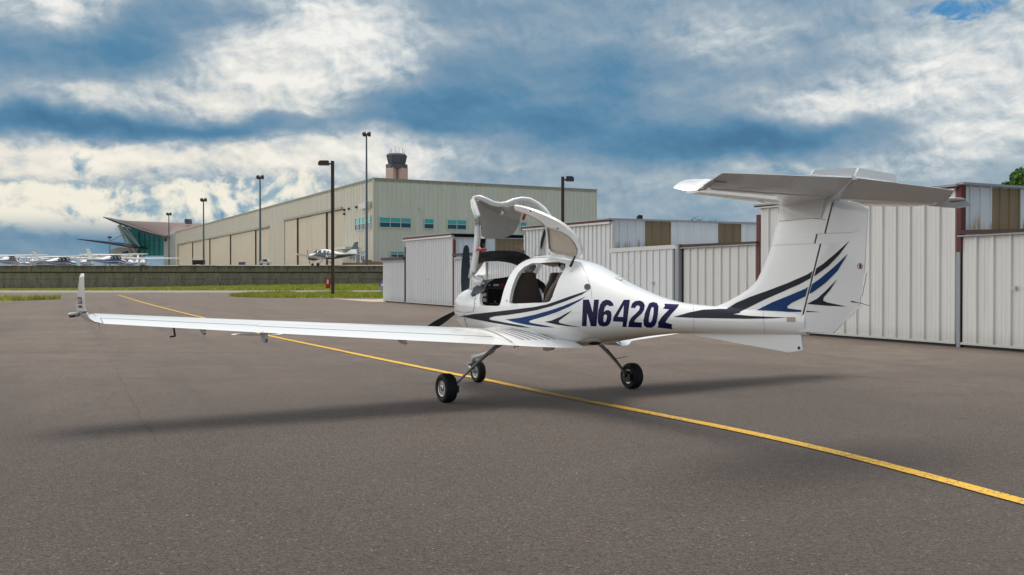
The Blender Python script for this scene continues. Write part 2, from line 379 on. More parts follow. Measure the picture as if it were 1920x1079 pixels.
def asphalt_mat():
    m = bpy.data.materials.new('worn_asphalt'); m.use_nodes = True; T = NT(m.node_tree); b = T.N['Principled BSDF']
    g = T.new('ShaderNodeNewGeometry').outputs['Position']
    sp = T.new('ShaderNodeSeparateXYZ'); T.L.new(g, sp.inputs[0]); x, y, z = sp.outputs
    a = R(23.7); u = T.add(T.mul(x, -math.sin(a)), T.mul(y, math.cos(a))); v = T.add(T.mul(x, math.cos(a)), T.mul(y, math.sin(a)))
    big = T.noise(g, .22, 5, .6, .4); mid = T.noise(g, 1.6, 6, .65, .3)
    streak = T.noise(T.xyz(T.mul(v, .9), T.mul(u, .05), 0.0), 1.0, 5, .6)
    sweep = T.noise(T.xyz(T.mul(x, .10), T.mul(y, .9), 0.0), 1.0, 6, .65, .6)
    agg = T.new('ShaderNodeTexVoronoi'); agg.feature = 'F1'; T.L.new(g, agg.inputs['Vector']); agg.inputs['Scale'].default_value = 72
    grain = T.noise(g, 120, 3, .8)
    near = T.mix(T.sstep(big, .3, .7), (.050, .036, .029), (.070, .052, .042)); base2 = T.mix(T.sstep(big, .3, .7), (.124, .089, .066), (.170, .124, .093))
    far_pale = T.sstep(T.add(y, T.add(T.mul(T.sub(T.noise(g, .18, 5, .6), .5), 16.0), T.mul(T.sub(mid, .5), 5.0))), 5.0, 26.0)      # vignetting and grazing brightening painted in: darker by the camera, paler far off
    c = T.mix(far_pale, near, base2)
    c = T.mix(T.mul(T.sstep(mid, .42, .62), .50), c, (.062, .048, .040))
    c = T.mix(T.mul(T.sstep(streak, .48, .66), .5), c, (.058, .045, .037))
    c = T.mix(T.mul(T.sstep(sweep, .50, .70), .60), c, (.058, .045, .037))
    gr = T.new('ShaderNodeSeparateColor'); T.L.new(agg.outputs['Color'], gr.inputs[0])
    gv = T.add(T.mul(gr.outputs[0], .6), T.mul(grain, .8))
    sc = T.new('ShaderNodeVectorMath', operation='SCALE'); T.L.new(c, sc.inputs[0]); T.L.new(T.m('MAXIMUM', T.add(-1.02, T.add(T.mul(gv, 1.55), T.mul(T.noise(g, 30, 5, .75), 1.75))), .12), sc.inputs['Scale'])
    c = sc.outputs[0]
    speck = T.sstep(gr.outputs[1], .982, .992); c = T.mix(T.mul(speck, .45), c, (.26, .23, .20))
    pit = T.sstep(gr.outputs[2], .93, .97); c = T.mix(T.mul(pit, .6), c, (.04, .035, .03))
    # fine cracks
    cr = T.new('ShaderNodeTexVoronoi'); cr.feature = 'DISTANCE_TO_EDGE'; cr.inputs['Scale'].default_value = .16
    wv = T.new('ShaderNodeVectorMath', operation='ADD'); T.L.new(g, wv.inputs[0])
    nz = T.new('ShaderNodeTexNoise'); nz.inputs['Scale'].default_value = .8; nz.inputs['Detail'].default_value = 6; T.L.new(g, nz.inputs['Vector'])
    sv = T.new('ShaderNodeVectorMath', operation='SCALE'); T.L.new(nz.outputs['Color'], sv.inputs[0]); sv.inputs['Scale'].default_value = 1.6
    T.L.new(sv.outputs[0], wv.inputs[1]); T.L.new(wv.outputs[0], cr.inputs['Vector'])
    crk = T.mul(T.sstep(cr.outputs['Distance'], .006, .001), T.sstep(T.noise(g, .5, 2, .5), .48, .62))
    c = T.mix(T.mul(crk, .55), c, (.035, .028, .024))
    ov_ = T.new('ShaderNodeTexVoronoi'); ov_.feature = 'F1'; ov_.inputs['Scale'].default_value = .42; T.L.new(wv.outputs[0], ov_.inputs['Vector'])
    oc = T.new('ShaderNodeSeparateColor'); T.L.new(ov_.outputs['Color'], oc.inputs[0])
    oil = T.mul(T.sstep(ov_.outputs['Distance'], .34, .10), T.mul(T.sstep(oc.outputs[0], .62, .8), T.sstep(T.noise(g, 4.0, 6, .7), .38, .62)))
    c = T.mix(T.mul(oil, .38), c, (.030, .025, .022))
    T.L.new(c, b.inputs['Base Color'])
    b.inputs['Roughness'].default_value = .82; b.inputs['Specular IOR Level'].default_value = .35
    b.inputs['Sheen Weight'].default_value = .35; b.inputs['Sheen Roughness'].default_value = .22; b.inputs['Sheen Tint'].default_value = (1, .84, .72, 1)
    bn = T.new('ShaderNodeBump'); bn.inputs['Strength'].default_value = .55; bn.inputs['Distance'].default_value = .006
    T.L.new(T.add(agg.outputs['Distance'], grain), bn.inputs['Height']); T.L.new(bn.outputs[0], b.inputs['Normal'])
    return m
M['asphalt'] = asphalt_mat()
def yellow_mat():
    m = bpy.data.materials.new('worn_yellow_paint'); m.use_nodes = True; T = NT(m.node_tree); b = T.N['Principled BSDF']
    g = T.new('ShaderNodeNewGeometry').outputs['Position']
    n1 = T.noise(g, 45, 5, .75); n2 = T.noise(g, 2.5, 5, .6)
    c = T.mix(T.sstep(n2, .3, .7), srgb(206, 158, 30), srgb(228, 178, 44))
    c = T.mix(T.mul(T.sstep(T.add(n1, T.mul(n2, .45)), .74, .84), .9), c, (.12, .10, .085))
    T.L.new(c, b.inputs['Base Color']); b.inputs['Roughness'].default_value = .7
    return m
M['yellow'] = yellow_mat()
def grass_mat(name, c1, c2, c3):
    m = bpy.data.materials.new(name); m.use_nodes = True; T = NT(m.node_tree); b = T.N['Principled BSDF']
    g = T.new('ShaderNodeNewGeometry').outputs['Position']
    c = T.mix(T.sstep(T.noise(g, .9, 7, .7), .38, .62), c1, c2)
    c = T.mix(T.mul(T.sstep(T.noise(g, 1.7, 5, .7), .5, .75), .7), c, c3)
    c = T.mix(T.mul(T.sstep(T.noise(g, 3.3, 4, .7), .52, .66), .6), c, tuple(v * .38 for v in c1))
    T.L.new(c, b.inputs['Base Color']); b.inputs['Roughness'].default_value = .8
    return m
M['grass'] = grass_mat('grass_green', srgb(134, 144, 50), srgb(172, 176, 72), srgb(196, 184, 110))
M['leaf'] = grass_mat('leaf_green', (.06, .13, .02), (.10, .19, .03), (.16, .25, .05))
M['bark'] = material('bark', (.09, .065, .045), .9, var=.3, varscale=6)
def block_wall_mat():
    m = bpy.data.materials.new('weathered_concrete'); m.use_nodes = True; T = NT(m.node_tree); b = T.N['Principled BSDF']
    g = T.new('ShaderNodeNewGeometry').outputs['Position']
    sp = T.new('ShaderNodeSeparateXYZ'); T.L.new(g, sp.inputs[0]); x, y, z = sp.outputs
    st = T.noise(T.xyz(T.mul(x, 1.3), y, T.mul(z, .25)), 1.0, 7, .7)
    c = T.mix(T.sstep(st, .3, .7), (.165, .141, .132), (.255, .224, .210))
    c = T.mix(T.mul(T.sstep(T.noise(g, 3.0, 8, .7), .55, .75), .5), c, (.08, .073, .065))
    T.L.new(c, b.inputs['Base Color']); b.inputs['Roughness'].default_value = .9
    return m
M['block'] = block_wall_mat()
def cap_mat():
    m = bpy.data.materials.new('stained_parapet'); m.use_nodes = True; T = NT(m.node_tree); b = T.N['Principled BSDF']
    g = T.new('ShaderNodeNewGeometry').outputs['Position']
    sp = T.new('ShaderNodeSeparateXYZ'); T.L.new(g, sp.inputs[0]); x, y, z = sp.outputs
    st = T.noise(T.xyz(T.mul(x, 2.2), y, T.mul(z, .3)), 1.0, 8, .75)
    c = T.mix(T.sstep(T.add(st, T.mul(T.sub(z, 3.1), -.25)), .3, .62), (.055, .05, .046), (.19, .17, .15))
    T.L.new(c, b.inputs['Base Color']); b.inputs['Roughness'].default_value = .9
    return m
M['cap'] = cap_mat()
# ------------------------------------------------------------------ the setting
WROOT = set()
def link(o, parent=None):
    scn.collection.objects.link(o)
    if parent:
        o.parent = parent
        if parent.name in WROOT: o.location = -parent.location      # parts written in world coordinates
    return o
def wroot(name, loc, label, cat, group=None):
    o = empty(name, loc, label, cat, group); WROOT.add(o.name); return o
def sheet(name, pts, z, mat, kind='structure'):
    o = mesh(name, [(p[0], p[1], z) for p in pts], [tuple(range(len(pts)))], mat); return tag(o, kind=kind)

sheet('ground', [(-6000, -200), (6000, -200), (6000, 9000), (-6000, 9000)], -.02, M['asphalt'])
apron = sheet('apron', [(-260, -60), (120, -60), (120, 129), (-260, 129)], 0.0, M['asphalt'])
# road strip beyond the grass island
lg = material('pale_road', (.25, .215, .18), .9, var=.1, varscale=.5)
sheet('road', [(-260, 108), (40, 108), (40, 128), (-260, 128)], .004, lg)

# yellow taxi line: long straight run, then a gentle bend to the left far off
def ribbon(name, pts, w, z, mat):
    vs = []; fs = []
    for i, p in enumerate(pts):
        p = Vector((p[0], p[1])); a = Vector(pts[max(i - 1, 0)][:2]); b = Vector(pts[min(i + 1, len(pts) - 1)][:2])
        t = (b - a).normalized(); n = Vector((-t.y, t.x)) * w / 2; ja, jb = random.uniform(.93, 1.04), random.uniform(.93, 1.04)
        vs += [(p.x - n.x * ja, p.y - n.y * ja, z), (p.x + n.x * jb, p.y + n.y * jb, z)]
    for i in range(len(pts) - 1): fs.append((2 * i, 2 * i + 1, 2 * i + 3, 2 * i + 2))
    return mesh(name, vs, fs, mat)
LP = [(1990, 965), (1920, 943), (1600, 858), (1400, 812), (1200, 772), (1040, 741), (900, 711), (850, 702), (700, 671.5), (620, 654.5), (560, 642), (500, 629), (435, 611), (380, 596), (330, 584), (262, 566), (222, 553.5)]
lp = [at_ground(*p) for p in LP]; lp = [(lp[0].x + (lp[0].x - lp[1].x) * 3, lp[0].y + (lp[0].y - lp[1].y) * 3)] + [(p.x, p.y) for p in lp]
dense0 = smooth_tab(lp, 6); dense = []
for a, b in zip(dense0, dense0[1:]):
    L_ = math.hypot(b[0] - a[0], b[1] - a[1]); n = max(1, min(60, int(L_ / .12)))
    for k in range(n): dense.append((a[0] + (b[0] - a[0]) * k / n, a[1] + (b[1] - a[1]) * k / n))
dense.append(dense0[-1])
tag(ribbon('taxi_line', dense, .155, .010, M['yellow']), kind='structure')
# oval drain plate crossed by the line
P1 = at_ground(482, 627.5)
dr = MB(); dr.lathe([(0, .50), (.004, .50), (.004, .42), (.002, .40), (.002, 0)], (P1.x, P1.y, .0008), 'z', 28)
dr_o = dr.build('drain_cover', material('drain_iron', (.035, .032, .03), .7)); tag(dr_o, 'dark round drain cover in the asphalt, crossed by the yellow taxi line', 'drain cover')
for a0, a1 in ((150, 215), (-40, 32)):
    rg = MB(); rg.grid([[(P1.x + r_ * math.cos(R(a0 + (a1 - a0) * k / 12)), P1.y + r_ * .9 * math.sin(R(a0 + (a1 - a0) * k / 12)), .009) for k in range(13)] for r_ in (.58, .72)])
    rg.build('paint_mark', M['frame_w'], dr_o)

def crack(pxs, w, seed):
    rnd = random.Random(seed); pts = []
    g_ = [at_ground(*p) for p in pxs]
    for a, b in zip(g_, g_[1:]):
        n = max(3, int((b - a).length / .35)); t_ = (b - a).normalized(); nn = Vector((-t_.y, t_.x, 0))
        for i in range(n): pts.append(a.lerp(b, i / n) + nn * rnd.uniform(-.02, .02))
    vs = []; fs = []
    for i, p in enumerate(pts):
        t_ = (pts[min(i + 1, len(pts) - 1)] - pts[max(i - 1, 0)]).normalized(); nn = Vector((-t_.y, t_.x, 0)) * w * rnd.uniform(.25, 1.0)
        vs += [(p.x - nn.x, p.y - nn.y, .003), (p.x + nn.x, p.y + nn.y, .003)]
    for i in range(len(pts) - 1): fs.append((2 * i, 2 * i + 1, 2 * i + 3, 2 * i + 2))
    tag(mesh('asphalt_crack', vs, fs, M['crack']), kind='structure')
M['crack'] = material('crack_filler', (.060, .047, .039), .85)
crack([(150, 560), (185, 640), (232, 720), (262, 780), (300, 840)], .0035, 1)
crack([(100, 700), (240, 690), (420, 684), (520, 682)], .007, 2)
crack([(1000, 690), (1090, 700), (1180, 726)], .006, 3)
crack([(1560, 700), (1700, 716), (1919, 735)], .008, 5)

# concrete pad beside the hangar row
pd = [at_ground(620, 560.5), at_ground(700, 562), at_ground(760, 559), at_ground(722, 567.5), at_ground(690, 566)]
sheet('pavement', [(p.x, p.y) for p in pd], .008, M['concrete_pad'])

def blades(name, region, n, h0, h1, w, zf, seed, parent=None, mat=None, clump=0.0, hf=None):
    """many separate grass blades scattered over region(u,v)->(x,y)"""
    rnd = random.Random(seed); vs = []; fs = []
    for i in range(n):
        x, y = region(rnd.random(), rnd.random())
        hh = rnd.uniform(h0, h1) * (1 + clump * max(0, math.sin(x * 1.7 + seed) * math.sin(x * .53 + 1) ))
        if hf: hh *= hf(x, y)
        a = rnd.random() * math.pi; ww = w * rnd.uniform(.6, 1.3); lx, ly = rnd.uniform(-.5, .5) * hh, rnd.uniform(-.5, .5) * hh
        z = zf(x, y); dx, dy = math.cos(a) * ww, math.sin(a) * ww; o = len(vs)
        vs += [(x - dx, y - dy, z), (x + dx, y + dy, z), (x + lx, y + ly, z + hh)]; fs.append((o, o + 1, o + 2))
    me = bpy.data.meshes.new(name); me.from_pydata(vs, [], fs); me.materials.append(mat or M['grass'])
    return link(bpy.data.objects.new(name, me), parent)

# grass island in front of the road (px 415..715) and the small one at the left edge
def island(x0, y0a, x1, y1a, Y0, Y1, seed, n):
    """tapered island between two pixel columns"""
    A = at_ground(x0, y0a); B = at_ground(x1, y1a)
    pts = [(A.x + 1.5, A.y), (A.x + 2.8, Y0 + (A.y - Y0) * .35), (A.x + 7, Y0), (B.x, Y0), (B.x, Y1), (A.x + 6.5, Y1), (A.x + 2.6, Y1 - 2)]
    sheet('lawn', pts, .012, M['grass'])
    def reg(u, v):
        x = A.x + (B.x - A.x) * u; k = min(1, (x - A.x) / 5) ** .5 if B.x > A.x else 1
        mid = (Y0 + Y1) / 2; return x, mid + (v - .5) * (Y1 - Y0) * k
    return tag(blades('grass', reg, n, .10, .30, .035, lambda x, y: .01, seed, clump=.9), kind='stuff')
island(415, 556, 760, 556, 78.5, 101, 3, 26000)
def reg_l(u, v):
    x = -60 + u * 25.2; k = max(.15, min(1, (-34.4 - x) / 3)) ** .5; return x, 71.5 + (v - .5) * 11 * k
sheet('lawn', [(-62, 66.2), (-37, 66.2), (-35.2, 69.5), (-35, 72.5), (-37, 77), (-62, 77)], .012, M['grass'])
tag(blades('grass', reg_l, 9000, .10, .34, .03, lambda x, y: .01, 5, clump=.5), kind='stuff')

# grass bank in front of the retaining wall, rising towards the right
WY = 150.0
def bank_z(x, y): 
    k = max(0, min(1, (x + 75) / 55)); k = k * k * (3 - 2 * k)
    return .03 + .62 * k * max(0, (y - 132) / (WY - 132)) ** 1.2
rows = []
for j in range(7):
    y = 128 + (WY + .5 - 128) * j / 6
    rows.append([(x, y, bank_z(x, y)) for x in range(-140, 41, 5)])
g = MB().grid(rows); tag(g.build('lawn', M['grass'], smooth=True), kind='structure')
tag(blades('grass', lambda u, v: (-95 + u * 97, 128 + v * 21.7), 60000, .12, .38, .06, bank_z, 11, clump=.5, hf=lambda x, y: .30 + .7 * max(0, min(1, (x + 72) / 45))), kind='stuff')

# upper apron, held by the retaining wall
def upper_z(x, y):
    k = max(0, min(1, (x + 100) / 45)); k = k * k * (3 - 2 * k); q = max(0, min(1, (y - 185) / 60))
    lowz = 2.55 + 1.43 * q
    hi = 3.45 + .53 * max(0, min(1, (y - 151) / 15))
    return lowz + (hi - lowz) * k
ys = [150.9, 155, 160, 166, 175, 185, 200, 215, 230, 245, 300, 500, 900, 2000, 4000]
xs_ = [-2500, -900, -400, -200, -150, -120] + list(range(-100, -50, 5)) + [-50, 0, 60, 200, 500, 1500]
tag(MB().grid([[(x, y, upper_z(x, y)) for x in xs_] for y in ys]).build('upper_apron', lg, smooth=True), kind='structure')

# retaining wall: parapet course, then rebated blocks with open joints
rw = wroot('retaining_wall', (-40, WY, 0), 'long weathered concrete block retaining wall with a dark stained parapet', 'retaining wall')
blk = MB(); xw = -150.0; i = 0; ztop = 2.55
rnd = random.Random(4)
while xw < 10:
    wbl = 2.0 if i % 2 == 0 else 3.65
    e = .03
    # interlocking blocks: a tall one with notched sides beside a pair of half-height ones
    if i % 2 == 0:
        n_ = .42
        out = [(xw - n_, .0), (xw + wbl + n_, .0), (xw + wbl + n_, .9), (xw + wbl, 1.15), (xw + wbl, 1.9), (xw + wbl + n_, 2.1), (xw + wbl + n_, ztop), (xw - n_, ztop), (xw - n_, 2.1), (xw, 1.9), (xw, 1.15), (xw - n_, .9)]
        d = rnd.uniform(0, .03)
        blk.poly_slab([(px_ + (e if px_ < xw + wbl / 2 else -e), WY - .30 - d, max(.0, z_ - e)) for px_, z_ in out], (0, .4, 0))
    else:
        for z0, z1 in ((0, 1.52), (1.52, ztop)):
            d = rnd.uniform(0, .05); q = .42
            if z0 == 0: out = [(xw + q, 0), (xw + wbl - q, 0), (xw + wbl - q, .9), (xw + wbl, 1.15), (xw + wbl, z1), (xw, z1), (xw, 1.15), (xw + q, .9)]
            else: out = [(xw, z0), (xw + wbl, z0), (xw + wbl, 1.9), (xw + wbl - q, 2.1), (xw + wbl - q, z1), (xw + q, z1), (xw + q, 2.1), (xw, 1.9)]
            blk.poly_slab([(px_ + (e if px_ < xw + wbl / 2 else -e), WY - .28 - d, z_ + (e if z_ == z0 and z0 else -e if z_ == z1 else 0)) for px_, z_ in out], (0, .4, 0))
    xw += wbl; i += 1
blk.build('block_courses', M['block'], rw)
MB().box((-152, WY - .2, 0), (12, WY + .5, 2.6)).build('core', material('joint_dark', (.03, .028, .025), .9), rw)
cp = MB(); xw = -150.0
while xw < 10:
    cp.box((xw + .02, WY - .55, 2.66), (xw + 5.7, WY + .55, 3.62 + rnd.uniform(-.03, .03))); xw += 5.74
cp.build('parapet', M['cap'], rw)

# ------------------------------------------------------------------ row of T-hangars on the right
A0 = at_ground(720, 566); B0 = at_ground(1920, 661)
U = (B0 - A0).normalized(); V = Vector((-U.y, U.x, 0)) 
if V.y < 0: V = -V
def row_s(px):
    k = (px - 960) / FPX
    return (k * A0.y - A0.x) / (U.x - k * U.y)
def row_z(px, py):
    P = hit(px, py, A0, V); return P.z
def corr(mb, P, U_, s0, s1, z0, z1a, z1b, V_, pitch, depth, duty=.35, thick=.06):
    """ribbed sheet between s0 and s1; top edge from z1a to z1b; ribs stand out towards -V_"""
    n = max(1, round((s1 - s0) / pitch)); st = (s1 - s0) / n; prof = []
    for i in range(n):
        a = s0 + i * st
        prof += [(a, 0), (a + st * .24, 0), (a + st * .27, depth * .12), (a + st * .31, depth * .12), (a + st * .34, 0), (a + st * .50, 0), (a + st * .53, depth * .12), (a + st * .57, depth * .12), (a + st * .60, 0),
                 (a + st * .80, 0), (a + st * .845, depth), (a + st * .935, depth), (a + st * .98, 0)]
    prof.append((s1, 0))
    ztop = lambda s: z1a + (z1b - z1a) * (s - s0) / (s1 - s0)
    f = [P + U_ * s - V_ * d + Vector((0, 0, z0)) for s, d in prof]; t = [P + U_ * s - V_ * d + Vector((0, 0, ztop(s))) for s, d in prof]
    mb.grid([f, t])
    fb = [P + U_ * s + V_ * thick + Vector((0, 0, z0)) for s, d in (prof[0], prof[-1])]; tb = [P + U_ * s + V_ * thick + Vector((0, 0, ztop(s))) for s, d in (prof[0], prof[-1])]
    mb.grid([fb, tb]); o = len(mb.v)
    return mb
Z = Vector((0, 0, 1))
def bar(P, d, L_, w, h, V_, proud=0.0):
    """beam along d from P, thickness w towards +V_, height h"""
    return (P - V_ * proud, d * L_, V_ * w, Z * h)

hr = wroot('hangar_row', (A0.x + U.x * 24, A0.y + U.y * 24, 0), 'row of white corrugated metal aircraft hangars with stepped tall and low doors', 'hangar building')
def front_door(px0, px1, ztl, ztr, mat, pitch, depth=.045, z0=.12, set_=0.0, rail=True, latch=None, gap0=.03, gap1=.03, dents=False):
    s0, s1 = row_s(px0) + gap0, row_s(px1) - gap1
    P = A0 + V * set_
    o = corr(MB(), P, U, s0, s1, z0, ztl, ztr, V, pitch, depth).build('hangar_door', M[mat], hr)
    if rail:   # white bottom rail
        q = MB(); q.obox(P + U * s0 - V * (depth + .02) + Z * (z0 - .05), U * (s1 - s0), V * .1, Z * .05)
        q.build('bottom_rail', M['white_metal'], o)
    sc = MB()                                      # screw rows on the ribs
    n = round((s1 - s0) / pitch); st = (s1 - s0) / n
    if pitch > .4:
        for zz in (.95, 1.95):
            for i in range(n): 
                c = P + U * (s0 + (i + .42) * st) + Z * zz - V * .004
                sc.lathe([(0, .016), (.012, .012)], c, 'y', 6)
        SCREWS.append((sc, o))
    if latch:
        lx, ly = latch; c = hit(lx, ly, P, V)
        MB().obox(c - V * (depth + .03) - U * .04, U * .10, V * .03, Z * .09).build('latch', M['strut'], o)
    return o, s0, s1
# dark brown strip standing in for the shadow under all doors
kb = MB(); kb.obox(A0 + U * 0.0 + V * .04, U * 56, V * .25, Z * .16); kb.build('shadow_strip', M['brown_gap'], hr)
SCREWS = []
body = MB()
tall = [(760, 850, 3.72, 3.82), (985, 1148, 3.72, 3.86), (1422, 1800, 3.45, 3.72)]
# low wall A
front_door(718, 759, row_z(720, 489), row_z(759, 487), 'wall_white', .30, latch=(733, 527))
front_door(761, 850, row_z(761, 452), row_z(850, 444.5), 'wall_white', .30, latch=(804.5, 526))
front_door(851, 984, row_z(851, 483), row_z(984, 476), 'wall_white', .30)
front_door(986, 1146, row_z(986, 432), row_z(1146, 418.5), 'wall_white', .36)
front_door(1151, 1269, row_z(1151, 474), row_z(1269, 467), 'wall_white', .42, set_=-.10, latch=(1226, 533))
front_door(1281, 1421, row_z(1281, 464.5), row_z(1421, 459), 'wall_cream', .44, .05)
front_door(1425, 1797, row_z(1425, 391), row_z(1797, 357), 'wall_cream', .44, .05)
front_door(1803, 2010, row_z(1803, 443), row_z(1915, 436), 'wall_cream', .46, .05, latch=(1904, 544))
# fascia boards and roof edges
def fascia(px0, ya0, ya1, px1, yb0, yb1, mat, proud=.10, name='fascia', set_=0.0):
    """board between two pixel columns (top and bottom heights at each end)"""
    P = A0 + V * set_
    a1, a0 = hit(px0, ya0, P, V), hit(px0, ya1, P, V); b1, b0 = hit(px1, yb0, P, V), hit(px1, yb1, P, V)
    m = MB(); m.poly_slab([a0 - V * proud, b0 - V * proud, b1 - V * proud, a1 - V * proud], V * (proud + .05))
    return m.build(name, M[mat], hr)
fascia(716, 484, 489, 759, 482, 487, 'trim_brown')
fascia(758, 445, 450, 850, 437, 443, 'trim_red'); fascia(758, 450.3, 452.5, 850, 441.5, 444.8, 'white_metal', .14, 'head_rail')
fascia(851, 476, 480.5, 985, 470, 475, 'trim_brown')
fascia(984, 424.5, 430, 1148, 409.5, 416, 'trim_red'); fascia(984, 430.3, 432.5, 1148, 416.2, 420, 'white_metal', .14, 'head_rail')
fascia(1150, 466.5, 474, 1276, 459, 466.5, 'white_metal', .16, 'head_rail')
fascia(1279, 459, 464, 1423, 453, 458.5, 'trim_brown')
fascia(1419, 384.5, 389.5, 1800, 346, 354, 'trim_red'); fascia(1423, 389.8, 392, 1797, 354.3, 357.5, 'white_metal', .14, 'head_rail')
fascia(1801, 432, 439.5, 2010, 427, 435, 'trim_brown')
# posts
def post(px, zb, zt, w, mat, proud=.06, name='post'):
    s = row_s(px); m = MB(); m.obox(A0 + U * (s - w / 2) - V * proud + Z * zb, U * w, V * (proud + .1), Z * (zt - zb)); m.build(name, M[mat], hr)
post(759.5, 0, 3.6, .13, 'brown_gap', .02); post(850.5, 0, 3.75, .16, 'trim_red', .03); post(985, 0, 3.6, .14, 'white_metal', .05); post(1148.5, 0, 3.78, .12, 'white_metal', .05)
post(1276, 0, 2.75, .22, 'galv', .16); post(1280.5, 0, 2.7, .05, 'grey_paint', .02); post(1422.5, 0, 3.5, .16, 'trim_red', .03); post(1800, 2.2, 3.72, .13, 'trim_red', .05); post(1799, 0, 2.65, .10, 'galv', .04); post(1802, 0, 2.62, .05, 'grey_paint', .03)
# tall sections: right-hand side walls run back from the front, panel by panel
def side_wall(px, z0, z1f, z1b, panels, pitch, depth_to=10.0, px_lo=None):
    s = row_s(px); P = A0 + U * s; t = .0
    for (t1, mat) in panels:
        # corrugated ribs face +U, so pass V_ = -U
        h = lambda q: z1f + (z1b - z1f) * q / depth_to
        corr(MB(), P, V, t, t1, z0, h(t), h(t1), -U, pitch, .03).build('side_wall', M[mat], hr); t = t1
    m = MB(); m.obox(P + U * (-.05) - V * .1 + Z * (z1f), U * .22, V * (depth_to + .1) + Z * (z1b - z1f), Z * .05); m.build('roof_edge', M['galv'], hr)
side_wall(850.5, 2.5, 3.84, 3.84, [(2.5, 'wall_rust'), (4.3, 'wall_tan'), (9.2, 'wall_buff'), (10.5, 'wall_tan')], .3, 10.5)
side_wall(1148.5, 2.45, 3.84, 3.80, [(1.45, 'wall_rust'), (2.65, 'wall_tan'), (4.9, 'wall_white'), (6.05, 'wall_tan'), (7.5, 'wall_white'), (10.5, 'galv')], .36, 10.5)
side_wall(1800.5, 2.3, 3.74, 3.66, [(1.0, 'wall_rust'), (1.95, 'wall_tan'), (6.2, 'wall_rust'), (10.5, 'wall_white')], .33, 10.5)
# roofs and the body behind (solid, so the row has depth from any side)
def block(px0, px1, z0, z1, d0=.12, d1=10.5, slope=0.0):
    s0, s1 = row_s(px0), row_s(px1)
    m = MB(); m.obox(A0 + U * (s0 + .06) + V * d0 + Z * z0, U * (s1 - s0 - .12), V * (d1 - d0) + Z * slope, Z * (z1 - z0)); return m
b_ = MB()
for (a, b, z) in ((718, 759, 2.62), (851, 984, 2.5), (1150, 1278, 2.52), (1280, 1421, 2.45), (1802, 2010, 2.36)):
    q = block(a, b, .05, z, slope=.1); b_.add(q.v, q.f)
for (a, b, z) in ((760, 850, row_z(761, 456)), (986, 1148, row_z(986, 437)), (1423, 1800, row_z(1425, 398))):
    q = block(a, b, .05, z); b_.add(q.v, q.f)
b_.build('wall', M['wall_white'], hr)
rf = MB()
for (a, b, z0) in ((715, 760, 2.72), (851, 985, 2.62), (1149, 1279, 2.66), (1279, 1423, 2.60), (1801, 2010, 2.54)):
    s0, s1 = row_s(a), row_s(b)
    corr(rf, A0 + Z * 0, U, s0, s1, z0, z0 + .05, z0 + .05, V, .3, .06)
    rf.obox(A0 + U * s0 - V * .12 + Z * (z0), U * (s1 - s0), V * 10.6 + Z * .12, Z * .035)
rf.build('roof', M['galv'], hr)
rt = MB()
for (a, b, z0, z1) in ((757, 851, row_z(758, 445) - .02, row_z(850, 437) - .02), (984, 1149, row_z(984, 424.5) - .02, row_z(1148, 409.5) - .02), (1420, 1801, row_z(1419, 384.5) - .02, row_z(1800, 346) - .02)):
    s0, s1 = row_s(a), row_s(b)
    rt.obox(A0 + U * s0 - V * .15 + Z * (z0 - .03), U * (s1 - s0) + Z * (z1 - z0), V * 10.7, Z * .05)
rt.build('roof', M['galv'], hr)

# ------------------------------------------------------------------ big hangar with sliding doors
CX = at_depth(701, 336, 190.0); CP = Vector((CX.x, 190.0, 3.98)); HT = CX.z
D1 = Vector((-math.sin(R(28.1)), math.cos(R(28.1)), 0)); D2 = Vector((math.cos(R(28.1)), math.sin(R(28.1)), 0))
bh = wroot('large_hangar', (CP.x, CP.y, 3.98), 'very large pale metal-clad hangar with tall sliding doors and teal windows', 'hangar building')
def f1(px, py): P = hit(px, py, CP, D2); return (P - CP).dot(D1), P.z
def f2(px, py): P = hit(px, py, CP, D1); return (P - CP).dot(D2), P.z
L1 = f1(329, 440)[0]; L2 = f2(1119, 420)[0]
b0 = CP.copy(); b0.z = 0
# walls: left face built round the two door bays
dA0, dA1 = f1(643, 400)[0], f1(533, 400)[0]; dB0, dB1 = f1(506, 420)[0], f1(333, 460)[0]
dzA, dzB = f1(600, 401)[1], f1(420, 443)[1]
w = MB()
for (a, b, z0, z1) in ((0, dA0, 3.98, HT), (dA0, dA1, dzA, HT), (dA1, dB0, 3.98, HT - .02), (dB0, dB1, dzB, HT - .02), (dB1, L1, 3.98, HT - .02)):
    corr(w, b0, D1, a, b, z0, z1, z1, D2, 1.0, .10, .3, .3)
w.build('wall', M['big_wall'], bh)
w = MB(); corr(w, b0, D2, 0, L2, 3.98, HT, HT, D1, 1.0, .12, .3, .3)
w.obox(b0 + D2 * (L2 - .3) + Z * 3.98, D2 * .3, D1 * 200, Z * (HT - 4)); w.build('wall', M['big_wall2'], bh)
w = MB(); w.obox(b0 + Z * (HT - .5), D2 * L2, D1 * L1, Z * .45); w.build('roof', M['galv'], bh)
w = MB(); w.obox(b0 - D1 * .25 - D2 * .25 + Z * HT, D2 * (L2 + .3), D1 * .35, Z * .25); w.obox(b0 - D2 * .25 + D1 * .12 + Z * HT, D2 * .35, D1 * L1, Z * .25)
w.build('roof_edge', M['big_trim'], bh)
w = MB(); w.obox(b0 - D2 * .2 - D1 * .2 + Z * 3.98, D2 * .35, D1 * .35, Z * (HT - 3.98)); w.build('corner_trim', material('corner', srgb(200, 198, 182), .5), bh)
